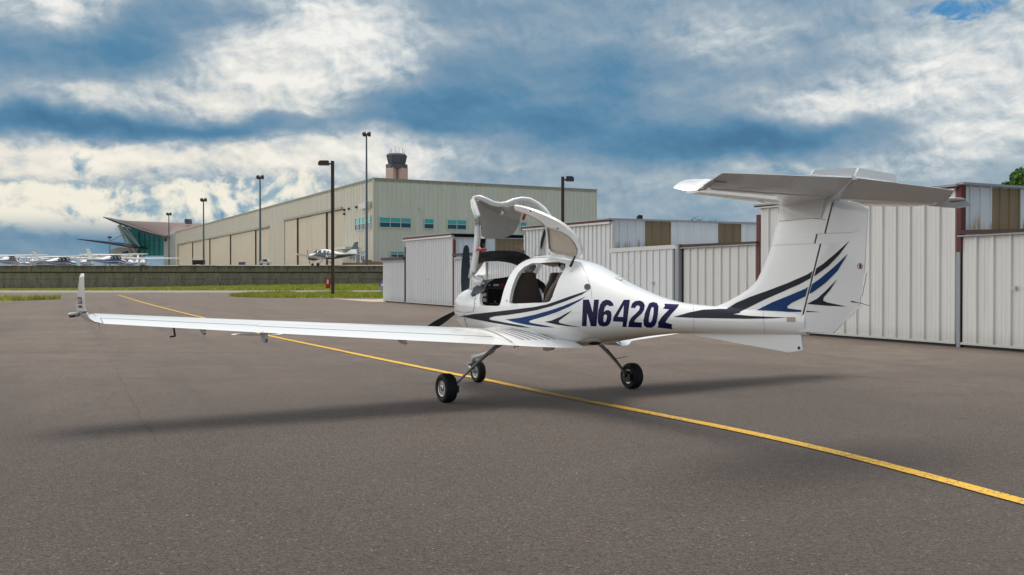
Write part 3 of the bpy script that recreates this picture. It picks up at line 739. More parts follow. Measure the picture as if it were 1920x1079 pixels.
# sliding doors, each leaf a part
def bay(a0, a1, zt, n, header=True, back=1.0):
    MB().obox(b0 + D1 * a0 + D2 * (back + .5) + Z * 3.98, D1 * (a1 - a0), D2 * .2, Z * (zt - 3.98)).build('door_recess', M['brown_gap'], bh)
    m = MB(); m.obox(b0 + D1 * a0 - D2 * .35 + Z * (zt), D1 * (a1 - a0), D2 * (back + .8), Z * .45); m.build('door_header', M['big_trim'], bh)
    st = (a1 - a0) / n
    for i in range(n):
        off = .15 if i % 2 else .40
        corr(MB(), b0 + D2 * off, D1, a0 + i * st + .45, a0 + (i + 1) * st - .12, 4.0, zt - .1, zt - .1, D2, .8, .05, .3, .2).build('hangar_door', M['big_door'], bh)
        MB().obox(b0 + D1 * (a0 + i * st + .05) + D2 * (off - .1) + Z * 4, D1 * .36, D2 * .5, Z * (zt - 4.1)).build('door_post', M['brown_gap'] if i % 2 else M['big_door'], bh)
bay(dA0, dA1, dzA, 4); bay(dB0, dB1, dzB, 9)
def window(fn, P, D_, N_, x0, y0, x1, y1, nx, nz):
    """framed strip window given by two picture corners on the wall plane"""
    s0, zt = fn(x0, y0); s1, zb = fn(x1, y1)
    if s0 > s1: s0, s1 = s1, s0
    f = MB(); t = .14; o = P - N_ * .28
    f.obox(o + D_ * (s0 - t) + Z * (zb - t), D_ * (s1 - s0 + 2 * t), N_ * .25, Z * t); f.obox(o + D_ * (s0 - t) + Z * zt, D_ * (s1 - s0 + 2 * t), N_ * .25, Z * t)
    for i in range(nx + 1): f.obox(o + D_ * (s0 + (s1 - s0) * i / nx - t / 2) + Z * zb, D_ * t, N_ * .2, Z * (zt - zb))
    zm = zb + (zt - zb) * .48; f.obox(o + D_ * s0 + Z * zm, D_ * (s1 - s0), N_ * .2, Z * t * .8)
    w_ = f.build('window', M['frame_w'], bh)
    g1 = MB(); g1.obox(P - N_ * .16 + D_ * s0 + Z * zm, D_ * (s1 - s0), N_ * .05, Z * (zt - zm)); g1.build('pane', M['teal'], w_)
    g2 = MB(); g2.obox(P - N_ * .16 + D_ * s0 + Z * zb, D_ * (s1 - s0), N_ * .05, Z * (zm - zb)); g2.build('pane', M['teal_dark'], w_)
window(f1, b0, D1, D2, 668, 411, 696, 429, 4, 2)
for q in ((711, 408.5, 770, 427.5, 3), (794.5, 411.5, 812.5, 429, 1), (838, 413, 873.5, 430.5, 2), (975, 418, 986.5, 434, 1), (732, 472.5, 757, 482.5, 2)):
    window(f2, b0, D2, D1, q[0], q[1], q[2], q[3], q[4], 2)
for q in ((657.5, 472, 664, 487), (679, 472, 686, 489)): window(f1, b0, D1, D2, q[0], q[1], q[2], q[3], 2, 2)
# wall lamps and vents
for (px, py) in ((785, 394.5),):
    s, z = f2(px, py); MB().obox(b0 + D2 * s - D1 * .6 + Z * z, D2 * .6, D1 * .5, Z * .5).build('wall_lamp', M['frame_w'], bh)
s, z = f1(689, 387); MB().obox(b0 + D1 * (s - 2.6) - D2 * .9 + Z * (z - .5), D1 * 5.2, D2 * .8, Z * 1.2).build('ventilator', M['frame_w'], bh)
for (px, py) in ((648, 396), (657, 394), (671, 391), (648, 403.5)):
    s, z = f1(px, py); MB().obox(b0 + D1 * s - D2 * .5 + Z * z, D1 * .5, D2 * .4, Z * .45).build('wall_lamp', M['lamp_dark'], bh)
s, z = f1(655, 469); MB().obox(b0 + D1 * (s - 6.5) - D2 * 3.0 + Z * z, D1 * 11, D2 * 2.9, Z * .45).build('door_canopy', M['frame_w'], bh)
s = f1(672, 480)[0]; MB().obox(b0 + D1 * (s - .8) - D2 * .2 + Z * 4, D1 * 1.6, D2 * .1, Z * 3.0).build('door', M['pole_grey'], bh)
# masonry garden wall in front of it
gw = MB(); P = at_depth(642, 493.5, 172); P2 = at_depth(717, 493.5, 172)
q = 3.98
pts = [(642, 493), (679, 493), (679, 487.5), (697, 488), (697, 491), (730, 491)]
top = [at_depth(a, b, 172) for a, b in pts]
gw.poly_slab([(P.x, 172, q - .3), (top[-1].x, 172, q - .3)] + [(t.x, 172, t.z) for t in reversed(top)], (0, .6, 0))
tag(gw.build('masonry_wall', M['sandstone']), 'low tan block wall with a raised part, in front of the large hangar corner', 'low wall')
# ------------------------------------------------------------------ control tower
tp = at_depth(744, 335, 420); tw = wroot('control_tower', (tp.x, 420, 3.9), 'pink and grey airport control tower with a glazed cab, behind the large hangar', 'control tower')
pp = 420 / FPX
def tz(py): return CH + (HZ - py) * pp
def ring(r, z, n=8, a0=22.5): return [(tp.x + r * math.cos(R(a0 + 360 * k / n)), 420 + r * math.sin(R(a0 + 360 * k / n)), z) for k in range(n)]
def frus(r0, z0, r1, z1, n=8, a0=22.5):
    m = MB(); a, b = ring(r0, z0, n, a0), ring(r1, z1, n, a0); m.grid([a, b], close_u=True); o = 0
    m.f.append(tuple(range(n))); m.f.append(tuple(range(n, 2 * n))); return m
frus(20.5 * pp * 1.02, tz(318), 20.5 * pp * 1.04, tz(309.8)).build('gallery', M['tower_dark'], tw)
cab = frus(15.2 * pp, tz(309.8), 19.3 * pp, tz(292.5)); cabo = cab.build('cab', M['tower_glass'], tw)
mu = MB()
for a, b in zip(ring(15.3 * pp, tz(309.8)), ring(19.5 * pp, tz(292.5))): mu.tube([a, b], .18, 5)
mu.build('mullion', M['tower_dark'], cabo)
frus(19.6 * pp, tz(292.5), 17.5 * pp, tz(289.6)).build('roof', M['tower_dark'], tw)
for a in (0, 90, 180, 270):
    c = Vector((tp.x, 420, 0)) + Vector((math.cos(R(a - 35)), math.sin(R(a - 35)), 0)) * 11.5 * pp
    d = Vector((math.cos(R(a - 35)), math.sin(R(a - 35)), 0)); e = Vector((-d.y, d.x, 0))
    MB().obox(c - d * 2 * pp - e * 8.5 * pp + Z * 3.9, e * 17 * pp, d * 10.5 * pp, Z * (tz(317) - 3.9)).build('shaft', M['tower_pink'], tw)
MB().obox(Vector((tp.x - 10 * pp, 420 - 10 * pp, 3.9)), Vector((20 * pp, 0, 0)), Vector((0, 20 * pp, 0)), Z * (tz(318) - 3.9)).build('core', M['tower_dark'], tw)
for px, h in ((731, 9), (733.5, 12), (741, 16), (744, 9), (748, 14), (755, 12), (758, 7)):
    a = at_depth(px, 291, 420); MB().tube([a, a + Z * h * pp], .09, 5).build('antenna', M['lamp_dark'], tw)

# ------------------------------------------------------------------ terminal with swept roof, far left
TY = 430.0; tpp = TY / FPX
tm = wroot('terminal_building', (-165, TY, 3.9), 'glass-fronted terminal with a swept dark-edged roof and teal curtain wall', 'terminal building')
W = lambda px, py, dy=0.0: at_depth(px, py, TY + dy) 
def edge_beam(pts, h, dy0, dy1):
    top = [W(a, b, dy0) for a, b in pts]; low = [W(a, b + hh, dy0) for (a, b), hh in zip(pts, h)]
    m = MB(); m.poly_slab(low + top[::-1], (0, dy1 - dy0, 0)); return m
edge_beam([(193, 406.8), (212, 413), (235, 421), (262, 430.5), (285, 437.5), (307, 443)], [1.2, 3.4, 4.2, 4.2, 3.6, 2.6], -14, -4).build('roof_edge', M['eave'], tm)
rfm = MB(); ridge = [W(228, 415.3, 60), W(300, 417.5, 60), W(390, 420.5, 60)]; ev = [W(205, 411, -8), W(262, 430.5, -8), W(307, 443.5, -8)]
ev2 = W(345, 437, -4)
for i in range(24):   # standing-seam roof: narrow strips with raised seams
    def lerp(L_, t):
        t *= len(L_) - 1; k = min(int(t), len(L_) - 2); return L_[k].lerp(L_[k + 1], t - k)
    pass
nS = 46; rows = [[], []]
for i in range(nS + 1):
    t = i / nS; e_ = (W(205, 411, -8).lerp(W(307, 443.5, -8), min(1, t / .62))) if t < .62 else W(307, 443.5, -8).lerp(W(400, 424, 30), (t - .62) / .38)
    r_ = W(228, 415.3, 60).lerp(W(400, 420.9, 60), t)
    for q, dz in ((0, 0), (.18, 0), (.2, .35), (.3, .35)):
        rows[0].append(e_ + Vector((q * 3, 0, dz))); rows[1].append(r_ + Vector((q * 3, 0, dz)))
rfm.grid(rows); rfm.build('roof', M['roof_brown'], tm)
gl = MB(); gl.poly_slab([W(258, 480), W(307, 480), W(307, 446), W(262, 434), W(224, 423)], (0, .5, 0)); glo = gl.build('curtain_wall', M['teal'], tm)
mu = MB()
for px in (259, 261, 270, 279, 288, 297.5, 307):
    yt = 423 + (px - 224) * (446 - 423) / 83 + .5
    mu.obox(W(px - .45, 480, -.5), Vector((.9 * tpp, 0, 0)), Vector((0, .4, 0)), Z * ((480 - yt) * tpp))
for py in (434, 443, 452, 461, 470): 
    x0 = max(259, 224 + (py - 423) * 1.2); 
    mu.obox(W(x0 if py > 446 else 224 + (py - 423) * .95, py, -.45), Vector(((307 - x0) * tpp, 0, 0)) if py > 446 else Vector((((py - 423) / 23 * 83 - (py - 423) * .95) * 0 + 12 * tpp, 0, 0)), Vector((0, .3, 0)), Z * .12)
mu.build('mullion', material('teal_frame', srgb(70, 150, 150), .4), glo)
st = MB()
for a, b, r_ in (((222, 423), (259, 480), 1.2), ((224, 422), (262, 463), 1.0), ((222, 424), (246, 478), 1.0), ((232, 420), (259, 458), .9), ((222, 424), (241, 466), .8), ((246, 478), (262, 463), .7), ((230, 440), (207, 452), .5)):
    st.tube([W(*a, -6), W(*b, -6)], r_ * .42, 6)
st.build('strut', M['frame_w'], tm)
edge_beam([(143, 448), (170, 450.3), (200, 453.5), (230, 458.5), (243, 462)], [1, 3, 4.2, 4.2, 3], -20, 10).build('entrance_canopy', M['eave'], tm)
MB().poly_slab([W(207, 482, 8), W(259, 482, 8), W(259, 466, 8), (W(222, 464, 8)), W(207, 469, 8)], (0, 8, 0)).build('annex', M['big_wall'], tm)
MB().poly_slab([W(229, 480, 7), W(242, 480, 7), W(242, 470, 7), W(229, 474, 7)], (0, .8, 0)).build('window', M['teal_dark'], tm)
MB().poly_slab([W(307, 500, -6), W(334, 500, -6), W(334, 436, -6), W(307, 442, -6)], (0, 30, 0)).build('wall', M['big_wall2'], tm)
MB().poly_slab([W(308, 453, -6.6), W(311, 453, -6.6), W(311, 447, -6.6), W(308, 447, -6.6)], (0, .5, 0)).build('wall_lamp', M['lamp_dark'], tm)
ac = MB(); ac.poly_slab([W(348, 420, 40), W(355, 420, 40), W(355, 411, 40), W(346, 411, 40), W(346, 418, 40)], (0, 4, 0)); ac.build('rooftop_unit', M['pole_grey'], tm)

# horizontal fuel tanks beside it
for k, (a, b) in enumerate(((161, 203), (222, 249))):
    P = W(a, 483.5, -60); Q = W(b, 484, -60)
    tk = MB(); tk.tube([P + Vector((.05, 0, 0)), P, Q, Q - Vector((.05, 0, 0))], [1.0, 1.25, 1.25, 1.0], 14)
    tk.box((P.x + 1, P.y - .8, 3.9), (P.x + 1.6, P.y + .8, P.z - 1)); tk.box((Q.x - 1.6, P.y - .8, 3.9), (Q.x - 1, P.y + .8, P.z - 1))
    tag(tk.build('fuel_tank', M['tank'], smooth=True, auto=40), ('longer beige cylindrical tank lying left of the terminal' if k == 0 else 'shorter beige cylindrical tank just below the terminal struts'), 'tank')

# ------------------------------------------------------------------ lamp posts
def box_lamp(px, pbase, ptop, Y, side, z0, arm_px, label):
    P = at_ground(px, pbase) if pbase else None
    x = (px - 960) / FPX * Y; zt = CH + (HZ - ptop) / FPX * Y
    o = wroot('street_lamp', (x, Y, z0), label, 'lamp post', 'brown box-head lamp posts')
    m = MB(); m.obox((x - .13, Y - .13, z0), (.26, 0, 0), (0, .26, 0), Z * (zt - z0)); m.obox((x - .25, Y - .25, z0), (.5, 0, 0), (0, .5, 0), Z * .1); m.build('pole', M['pole_brown'], o)
    L = arm_px / FPX * Y
    m = MB(); m.obox((x + side * .1, Y - .06, zt - .32), (side * L * .35, 0, 0), (0, .12, 0), Z * .13); m.build('arm', M['pole_brown'], o)
    hx0, hx1 = x + side * L * .30, x + side * L
    m = MB(); m.poly_slab([(hx0, Y - .3, zt - .38), (hx1, Y - .3, zt - .38), (hx1, Y - .3, zt - .12), (hx1 - side * .15, Y - .3, zt + .02), (hx0, Y - .3, zt + .02)], (0, .6, 0)); m.build('lamp_head', M['lamp_dark'], o)
    m = MB(); m.box((min(hx0, hx1) + .1, Y - .22, zt - .40), (max(hx0, hx1) - .1, Y + .22, zt - .385)); m.build('lens', M['frame_w'], o)
    return o
box_lamp(624, 556, 302.5, 85, -1, 0, 26, 'brown lamp post with one box head, standing in the grass beside the red box')
box_lamp(1055, None, 332, 80, 1, 0, 21, 'brown lamp post with one box head, rising behind the hangar row and open cockpit')
box_lamp(1202, None, 404, 90, -1, 0, 8, 'small dark lamp head just above the hangar row roof')
def flood(px, ptop, Y, label, heads=2):
    x = (px - 960) / FPX * Y; zt = CH + (HZ - ptop) / FPX * Y
    o = wroot('flood_light_mast', (x, Y, 3.98), label, 'lamp mast', 'grey flood light masts on the upper apron')
    m = MB(); m.tube([(x, Y, 3.98), (x, Y, zt)], [.26, .13], 10); m.tube([(x, Y, 3.98), (x, Y, 4.2)], [.4, .4], 10); m.build('mast', M['pole_grey'], o, smooth=True, auto=40)
    for s in (-1, 1)[:heads]:
        m = MB(); m.lathe([(-.28, .18), (-.1, .40), (.25, .46), (.32, .42)], (x + s * .42, Y - .2, zt - .05), 'x' if s else 'y', 12); m.build('lamp_head', M['lamp_dark'], o, smooth=True, auto=40)
    m = MB(); m.obox((x - .5, Y - .06, zt - .25), (1.0, 0, 0), (0, .12, 0), Z * .1); m.build('crossarm', M['pole_grey'], o)
flood(687.5, 252, 165, 'tall grey flood light mast in front of the large hangar corner, tallest of the masts')
flood(488, 332.5, 185, 'grey flood light mast standing between the two sliding door bays of the large hangar')
flood(382, 375, 215, 'grey flood light mast in front of the farther sliding doors of the large hangar')
flood(317, 401.5, 270, 'small grey flood light mast beside the terminal curtain wall')
flood(206, 445, 380, 'farthest tiny flood light mast over the terminal entrance canopy')
x = (617 - 960) / FPX * 85
fb = wroot('fire_extinguisher_box', (x, 84.9, 1.0), 'red fire extinguisher box fixed to the brown lamp post', 'extinguisher box')
MB().box((x - .22, 84.6, .72), (x + .14, 84.95, 1.6)).build('case', M['red'], fb)
MB().box((x - .12, 84.57, 1.1), (x + .04, 84.6, 1.5)).build('pane', M['frame_w'], fb)
ub = MB(); P = at_depth(605, 538, 128); ub.poly_slab([(P.x - .45, 134, .25), (P.x + .45, 134, .25), (P.x + .3, 134, .55), (P.x - .2, 134, .6)], (0, .5, 0))
tag(ub.build('white_bag', M['frame_w']), 'small white bag lying in the grass bank left of the red box', 'litter')
# ==================================================================== the aircraft (local frame: +y nose, +x right, wheels on z=0)
OX, OY, YAW = .4418, 12.904, R(30.585)
AC = empty('light_aircraft', (OX, OY, 0), 'white T-tail single-engine aircraft with blue stripes and open canopy, parked on the apron', 'airplane', rz=YAW)
ROT = Matrix.Rotation(YAW, 3, 'Z'); RI = ROT.transposed(); EL = RI @ (EYE - Vector((OX, OY, 0)))
def lray(px, py): return RI @ ray(px, py)
def onx(px, py, x=0.0):
    d = lray(px, py); return EL + d * ((x - EL.x) / d.x)
def ony(px, py, y=0.0):
    d = lray(px, py); return EL + d * ((y - EL.y) / d.y)
def onp(px, py, P, n):
    d = lray(px, py); n = Vector(n); return EL + d * ((Vector(P) - EL).dot(n) / d.dot(n))

# ---- fuselage: lofted superellipse sections  (y, top, bottom, half width, height of widest, exponent)
FS = [(-4.60, 1.300, 1.050, .050, 1.17, 2.0), (-4.2, 1.285, 1.040, .095, 1.16, 2.1), (-3.8, 1.283, 1.024, .130, 1.15, 2.2), (-3.4, 1.290, 1.008, .160, 1.15, 2.2),
      (-3.0, 1.306, .990, .190, 1.145, 2.2), (-2.7, 1.330, .972, .218, 1.145, 2.2), (-2.36, 1.388, .935, .255, 1.14, 2.2), (-2.07, 1.458, .895, .300, 1.14, 2.2),
      (-1.66, 1.570, .830, .375, 1.14, 2.3), (-1.33, 1.688, .775, .440, 1.14, 2.3), (-1.0, 1.790, .730, .500, 1.14, 2.35), (-.6, 1.850, .700, .545, 1.14, 2.4),
      (-.2, 1.872, .680, .570, 1.14, 2.4), (.3, 1.850, .675, .575, 1.14, 2.4), (.8, 1.72, .685, .56, 1.14, 2.4), (1.15, 1.57, .70, .53, 1.14, 2.4),
      (1.45, 1.50, .72, .48, 1.13, 2.5), (1.75, 1.465, .76, .42, 1.12, 2.5), (1.98, 1.425, .81, .35, 1.12, 2.5), (2.12, 1.385, .86, .29, 1.125, 2.4), (2.2, 1.33, .92, .22, 1.13, 2.2), (2.225, 1.25, 1.0, .12, 1.13, 2.0)]
FSM = smooth_tab(FS, 5)
def fsec(y, inset=0.0): 
    zt, zb, hw, zm, e = interp(FSM, y); return zt - inset, zb + inset, hw - inset, zm, e
def fpt(y, th, inset=0.0):
    zt, zb, hw, zm, e = fsec(y, inset); c, s = math.cos(th), math.sin(th)
    x = hw * math.copysign(abs(c) ** (2 / e), c)
    z = zm + (zt - zm if s > 0 else zm - zb) * math.copysign(abs(s) ** (2 / e), s)
    return Vector((x, y, z))
NS = 56
def loft(y0, y1, n, inset=0.0):
    m = MB(); rows = []
    for i in range(n + 1):
        y = y0 + (y1 - y0) * i / n
        rows.append([fpt(y, 2 * math.pi * k / NS, inset) for k in range(NS)])
    m.grid(rows, close_u=True); m.f.append(tuple(range(NS))); m.f.append(tuple(range(n * NS, (n + 1) * NS))); return m
def raw(name, mb, mat=None):
    return mesh(name, mb.v, mb.f, mat or M['paint'])
def boolean(obj, cutters):
    """apply difference modifiers without operators"""
    for c in cutters:
        md = obj.modifiers.new('b', 'BOOLEAN'); md.operation = 'DIFFERENCE'; md.solver = 'EXACT'; md.object = c
    dg = bpy.context.evaluated_depsgraph_get(); dg.update()
    me = bpy.data.meshes.new_from_object(obj.evaluated_get(dg)); obj.modifiers.clear(); base2 = obj.data; obj.data = me
    bpy.data.meshes.remove(base2)
    for c in cutters: 
        d = c.data; bpy.data.objects.remove(c); bpy.data.meshes.remove(d)
def prism_x(outline, x0, x1):
    m = MB(); m.poly_slab([(x0, y, z) for y, z in outline], (x1 - x0, 0, 0)); return m
fus = raw('fuselage', loft(-4.60, 2.225, 150))
inner = raw('cut_a', loft(-1.25, 1.05, 30, .045), M['liner_tan'])
front = raw('cut_b', prism_x([(.225, 1.225), (.30, 1.212), (.72, 1.208), (.80, 1.225), (.835, 1.27), (.85, 1.36), (.86, 1.44), (.90, 1.515), (1.2, 1.56), (1.2, 2.4), (.10, 2.4), (.10, 1.86), (.115, 1.75), (.135, 1.52), (.175, 1.34), (.20, 1.26)], -.9, .9))
rear_o = [(-.02, 1.262), (-.045, 1.5), (-.055, 1.66), (-.10, 1.74), (-.20, 1.785), (-.70, 1.795), (-.86, 1.77), (-.94, 1.72), (-.97, 1.64), (-.975, 1.5), (-.95, 1.36), (-.91, 1.30), (-.84, 1.283), (-.1, 1.252)]
r1 = raw('cut_c', prism_x(rear_o, -.9, -.13)); r2 = raw('cut_d', prism_x(rear_o, .13, .9))
boolean(fus, [inner, front, r1, r2])
fus.parent = AC
fus.data.shade_smooth(); fus.data.set_sharp_from_angle(angle=R(35))
if len(fus.data.materials) == 0: fus.data.materials.append(M['paint'])

# ---- wings
def airfoil(c, t=.13, n=14, camber=.025):
    """closed outline from TE over the top to LE and back, chord along -y direction; returns (s, h), s from LE 0 to TE c"""
    pts = []
    xs = [.5 * (1 - math.cos(math.pi * i / n)) for i in range(n + 1)]
    th = lambda x: 5 * t * (.2969 * math.sqrt(x) - .126 * x - .3516 * x * x + .2843 * x ** 3 - .1036 * x ** 4)
    cm = lambda x: camber * 4 * x * (1 - x)
    for x in reversed(xs): pts.append((x * c, (cm(x) + th(x)) * c))
    for x in xs[1:-1]: pts.append((x * c, (cm(x) - th(x)) * c))
    return pts
def wing_sec(x, yle, yte, zte, inc=2.6, t=.14, camber=.028, cant=0):
    c = yle - yte; out = []
    for s, h in airfoil(c, t, 14, camber):
        # rotate about the trailing edge by the incidence
        a = R(inc); dy = (c - s); y = yte + dy * math.cos(a) - h * math.sin(a) * 0; z = zte + dy * math.sin(a) + h
        out.append((x, y, z, h))
    return out
WS = [(.28, .78, -1.36, .742, 1.6, .12), (.48, .74, -1.22, .740, 1.8, .12), (.66, .68, -1.02, .742, 2.0, .125), (.82, .63, -.84, .748, 2.3, .135), (.98, .60, -.73, .758, 2.6, .15),
      (1.5, .58, -.69, .797, 2.6, .15), (3.0, .53, -.55, .912, 2.4, .15), (4.4, .49, -.42, 1.022, 2.1, .145), (5.50, .45, -.31, 1.112, 1.9, .145), (5.59, .44, -.31, 1.122, 1.7, .135)]
def zte_at(x): return interp([(w[0],) + w[1:] for w in WS], x)
def wing(side):
    m = MB(); rows = []
    tab = smooth_tab(WS, 4)
    for (x, yl, yt, z, inc, t) in tab:
        rows.append([(side * p[0], p[1], p[2]) for p in wing_sec(x, yl, yt, z, inc, t)])
    # curved tip rising into the winglet
    tip = [(5.665, .42, -.31, 1.142, 25), (5.715, .40, -.32, 1.178, 55), (5.745, .36, -.33, 1.235, 75)]
    for (x, yl, yt, z, cant) in tip:
        c = yl - yt; r = []
        for s, h in airfoil(c, .11, 14, .01):
            a = R(cant); dy = c - s
            r.append((side * (x - h * math.sin(a)), yt + dy, z + dy * .03 + h * math.cos(a)))
        rows.append(r)
    m.grid(rows, close_u=True); n = len(rows[0]); m.f.append(tuple(range(n))); m.f.append(tuple(range((len(rows) - 1) * n, len(rows) * n)))
    w = m.build('wing', M['paint'], AC, smooth=True, auto=50)
    # winglet
    m = MB(); rows = []
    for (x, yl, yt, z) in smooth_tab([(5.748, .355, -.33, 1.24), (5.756, .26, -.345, 1.33), (5.763, .13, -.36, 1.45), (5.768, 0.0, -.375, 1.57), (5.768, -.08, -.38, 1.61), (5.768, -.16, -.37, 1.632)], 3):
        c = yl - yt; rows.append([(side * (x - h), yt + (c - s), z + (c - s) * .02) for s, h in airfoil(c, .085, 14, .0)])
    m.grid(rows, close_u=True); n = len(rows[0]); m.f.append(tuple(range(n))); m.f.append(tuple(range((len(rows) - 1) * n, len(rows) * n)))
    wl = m.build('winglet', M['paint'], w, smooth=True, auto=50)
    # position light and strobe pod on the outside
    m = MB(); m.tube([(side * 5.77, .12, 1.205), (side * 5.80, .10, 1.205), (side * 5.862, .02, 1.205), (side * 5.878, -.02, 1.205)], [.026, .025, .022, .010], 10); m.build('position_light', M['white_metal'], w, smooth=True)
    m = MB(); m.tube([(side * 5.82, -.0, 1.192), (side * 5.868, -.03, 1.188)], [.014, .011], 8); m.build('lens', M['dark'], w, smooth=True)
    m = MB(); m.tube([(side * 5.775, -.29, 1.245), (side * 5.735, -.32, 1.25)], [.018, .012], 8); m.build('strobe', M['alu'], w)
    # aileron and flap: hinge gap lines and hinge brackets under the wing
    def upper(x, f, dz=.0015):
        yl, yt, z, inc, t = zte_at(x); c = yl - yt; s = f * c
        th = 5 * t * (.2969 * math.sqrt(f) - .126 * f - .3516 * f * f + .2843 * f ** 3 - .1036 * f ** 4) + .028 * 4 * f * (1 - f)
        return Vector((side * x, yt + (c - s), z + (c - s) * math.sin(R(inc)) + th * c + dz))
    def strip(name, x0, x1, f0, f1, n, mat, dz=.0016, fa=None):
        rows = []
        for i in range(n + 1):
            x = x0 + (x1 - x0) * i / n; rows.append([upper(x, f0, dz), upper(x, f1, dz)])
        m = MB(); m.grid(rows); return m
    g = strip('g', 1.05, 3.96, .765, .776, 24, None); q = strip('g', 3.97, 5.58, .735, .747, 20, None); g.add(q.v, q.f)
    for xx, f0 in ((5.58, .735), (3.965, .74)):
        q = strip('g', xx, xx + .008, f0, .995, 1, None); g.add(q.v, q.f)
    # flap end cut runs diagonally to the root
    m2 = MB()
    for i in range(8):
        a = upper(1.05 - .16 * i / 8, .768 + .20 * i / 8); b = upper(1.05 - .16 * (i + 1) / 8, .768 + .20 * (i + 1) / 8); m2.add([a, b, b + Vector((0, .010, .001)), a + Vector((0, .010, .001))], [(0, 1, 2, 3)])
    g.add(m2.v, m2.f); g.build('hinge_gap', M['seam'], w)
    for xx, L_, w_ in ((4.86, .10, .012), (4.58, .06, .022), (3.93, .11, .032), (2.32, .055, .025)):
        yl, yt, z, inc, t = zte_at(xx)
        m = MB()
        if xx == 4.86:
            m.tube([(side * xx, yt + .22, z + .02), (side * xx, yt + .13, z - .095)], .010, 6); m.tube([(side * xx, yt + .13, z - .095), (side * (xx + .055), yt + .12, z - .10)], .010, 6)
        else:
            m.poly_slab([(side * (xx - w_ / 2), yt + .25, z + .02), (side * (xx - w_ / 2), yt + .02, z - .005), (side * (xx - w_ / 2), yt + .0, z - L_ * .6), (side * (xx - w_ / 2), yt + .03, z - L_), (side * (xx - w_ / 2), yt + .10, z - L_), (side * (xx - w_ / 2), yt + .22, z - .02)], (side * w_, 0, 0))
        m.build('hinge_bracket', M['strut'] if xx != 4.86 else M['lamp_dark'], w)
    m = MB(); m.tube([(side * 5.62, -.28, 1.115), (side * 5.63, -.30, 1.065), (side * 5.63, -.33, 1.055)], .007, 5); m.build('static_wick', M['strut'], w)
    return w, upper
wl_, upL = wing(-1); wr_, upR = wing(1)
# walkway stripes and root seam on the left wing root
def foot_strip(side, upper, w):
    m = MB()
    for k in range(8):
        f0, x0 = .36 + .0 * k, .80 - .062 * k
        rows = []
        for i in range(9):
            t = i / 8; f = .44 + .40 * t; x = x0 - .10 * t + .05
            a = upper(x, f, .0022); b = upper(x - .016, f, .0022); rows.append([a, b])
        m.grid(rows)
    m.build('walkway_strips', M['seam'], w)
    m = MB(); rows = []
    for i in range(15):
        t = i / 14; f = .30 + .62 * t; x = .93 - .02 * t; rows.append([upper(x, f, .0022), upper(x - .012, f, .0022)])
    m.grid(rows); m.build('panel_line', M['seam'], w)
foot_strip(-1, upL, wl_)
for side, w in ((-1, wl_), (1, wr_)):
    m = MB(); m.tube([(side * .60, .74, .80), (side * .60, .73, .80)], .01, 6)

# ---- fin, rudder
def hinge_y(z): return -4.522 - .316 * (z - 1.09)
def jog(z): return .072 if 1.905 < z < 1.995 else (-.02 if z >= 1.995 else 0)
FIN = [(1.27, -3.30), (1.295, -3.36), (1.33, -3.49), (1.40, -3.66), (1.463, -3.80), (1.52, -3.885), (1.571, -3.945), (1.65, -3.995), (1.807, -4.088), (2.0, -4.160), (2.218, -4.24), (2.36, -4.29)]
m = MB(); rows = []
zs = sorted(set([round(1.16 + i * .02, 3) for i in range(60)] + [1.904, 1.906, 1.994, 1.996]))
for z in zs:
    if z > 2.34: break
    yl = interp(FIN, z)[0] if z > 1.27 else -3.36; yt = hinge_y(z) + jog(z); c = yl - yt
    hw = .060 if z > 1.6 else .060 + .0 * (1.6 - z)
    hw2 = min(hw, .11 * c + .01); r = []
    n = 12
    for i in range(n + 1):
        s = i / n; th = hw2 * min(1, (math.sqrt(s) * 1.35 - .35 * s)) * (1 - .18 * s); r.append((-th, yl - c * s, z))
    for i in range(n, -1, -1):
        s = i / n; th = hw2 * min(1, (math.sqrt(s) * 1.35 - .35 * s)) * (1 - .18 * s); r.append((th, yl - c * s, z))
    rows.append(r)
m.grid(rows, close_u=True); n = len(rows[0]); m.f.append(tuple(range(n))); m.f.append(tuple(range((len(rows) - 1) * n, len(rows) * n)))
fin = m.build('fin', M['paint'], AC, smooth=True, auto=40); _w = fin.modifiers.new('weighted', 'WEIGHTED_NORMAL'); _w.weight = 100; _w.keep_sharp = True
# rudder
RUD = [(1.078, -4.66), (1.085, -4.90), (1.336, -5.188), (1.445, -5.205), (1.632, -5.235), (1.645, -5.238), (2.195, -5.275), (2.255, -5.17), (2.285, -5.05)]
m = MB(); rows = []
for z in [1.078, 1.085, 1.12, 1.16, 1.2, 1.25, 1.3, 1.336, 1.4, 1.445, 1.5, 1.56, 1.632, 1.7, 1.8, 1.903, 1.907, 1.993, 1.997, 2.1, 2.195, 2.225, 2.255, 2.285]:
    yf = hinge_y(z) + jog(z) - .015; yr = interp(RUD, z)[0]
    if z < 1.2: yf -= .02 * 0
    c = yf - yr; r = []
    for i in range(9):
        s = i / 8; r.append((-(.047 * (1 - s) + .004 * s) * (.93 if i == 0 else 1), yf - c * s, z))
    for i in range(8, -1, -1):
        s = i / 8; r.append(((.047 * (1 - s) + .004 * s) * (.93 if i == 0 else 1), yf - c * s, z))
    rows.append(r)
m.grid(rows, close_u=True); n = len(rows[0]); m.f.append(tuple(range(n))); m.f.append(tuple(range((len(rows) - 1) * n, len(rows) * n)))
rud = m.build('rudder', M['paint'], AC, smooth=True, auto=25); _w = rud.modifiers.new('weighted', 'WEIGHTED_NORMAL'); _w.weight = 100; _w.keep_sharp = True
m = MB()   # dark hinge gap filler and trim tab plate on the trailing edge
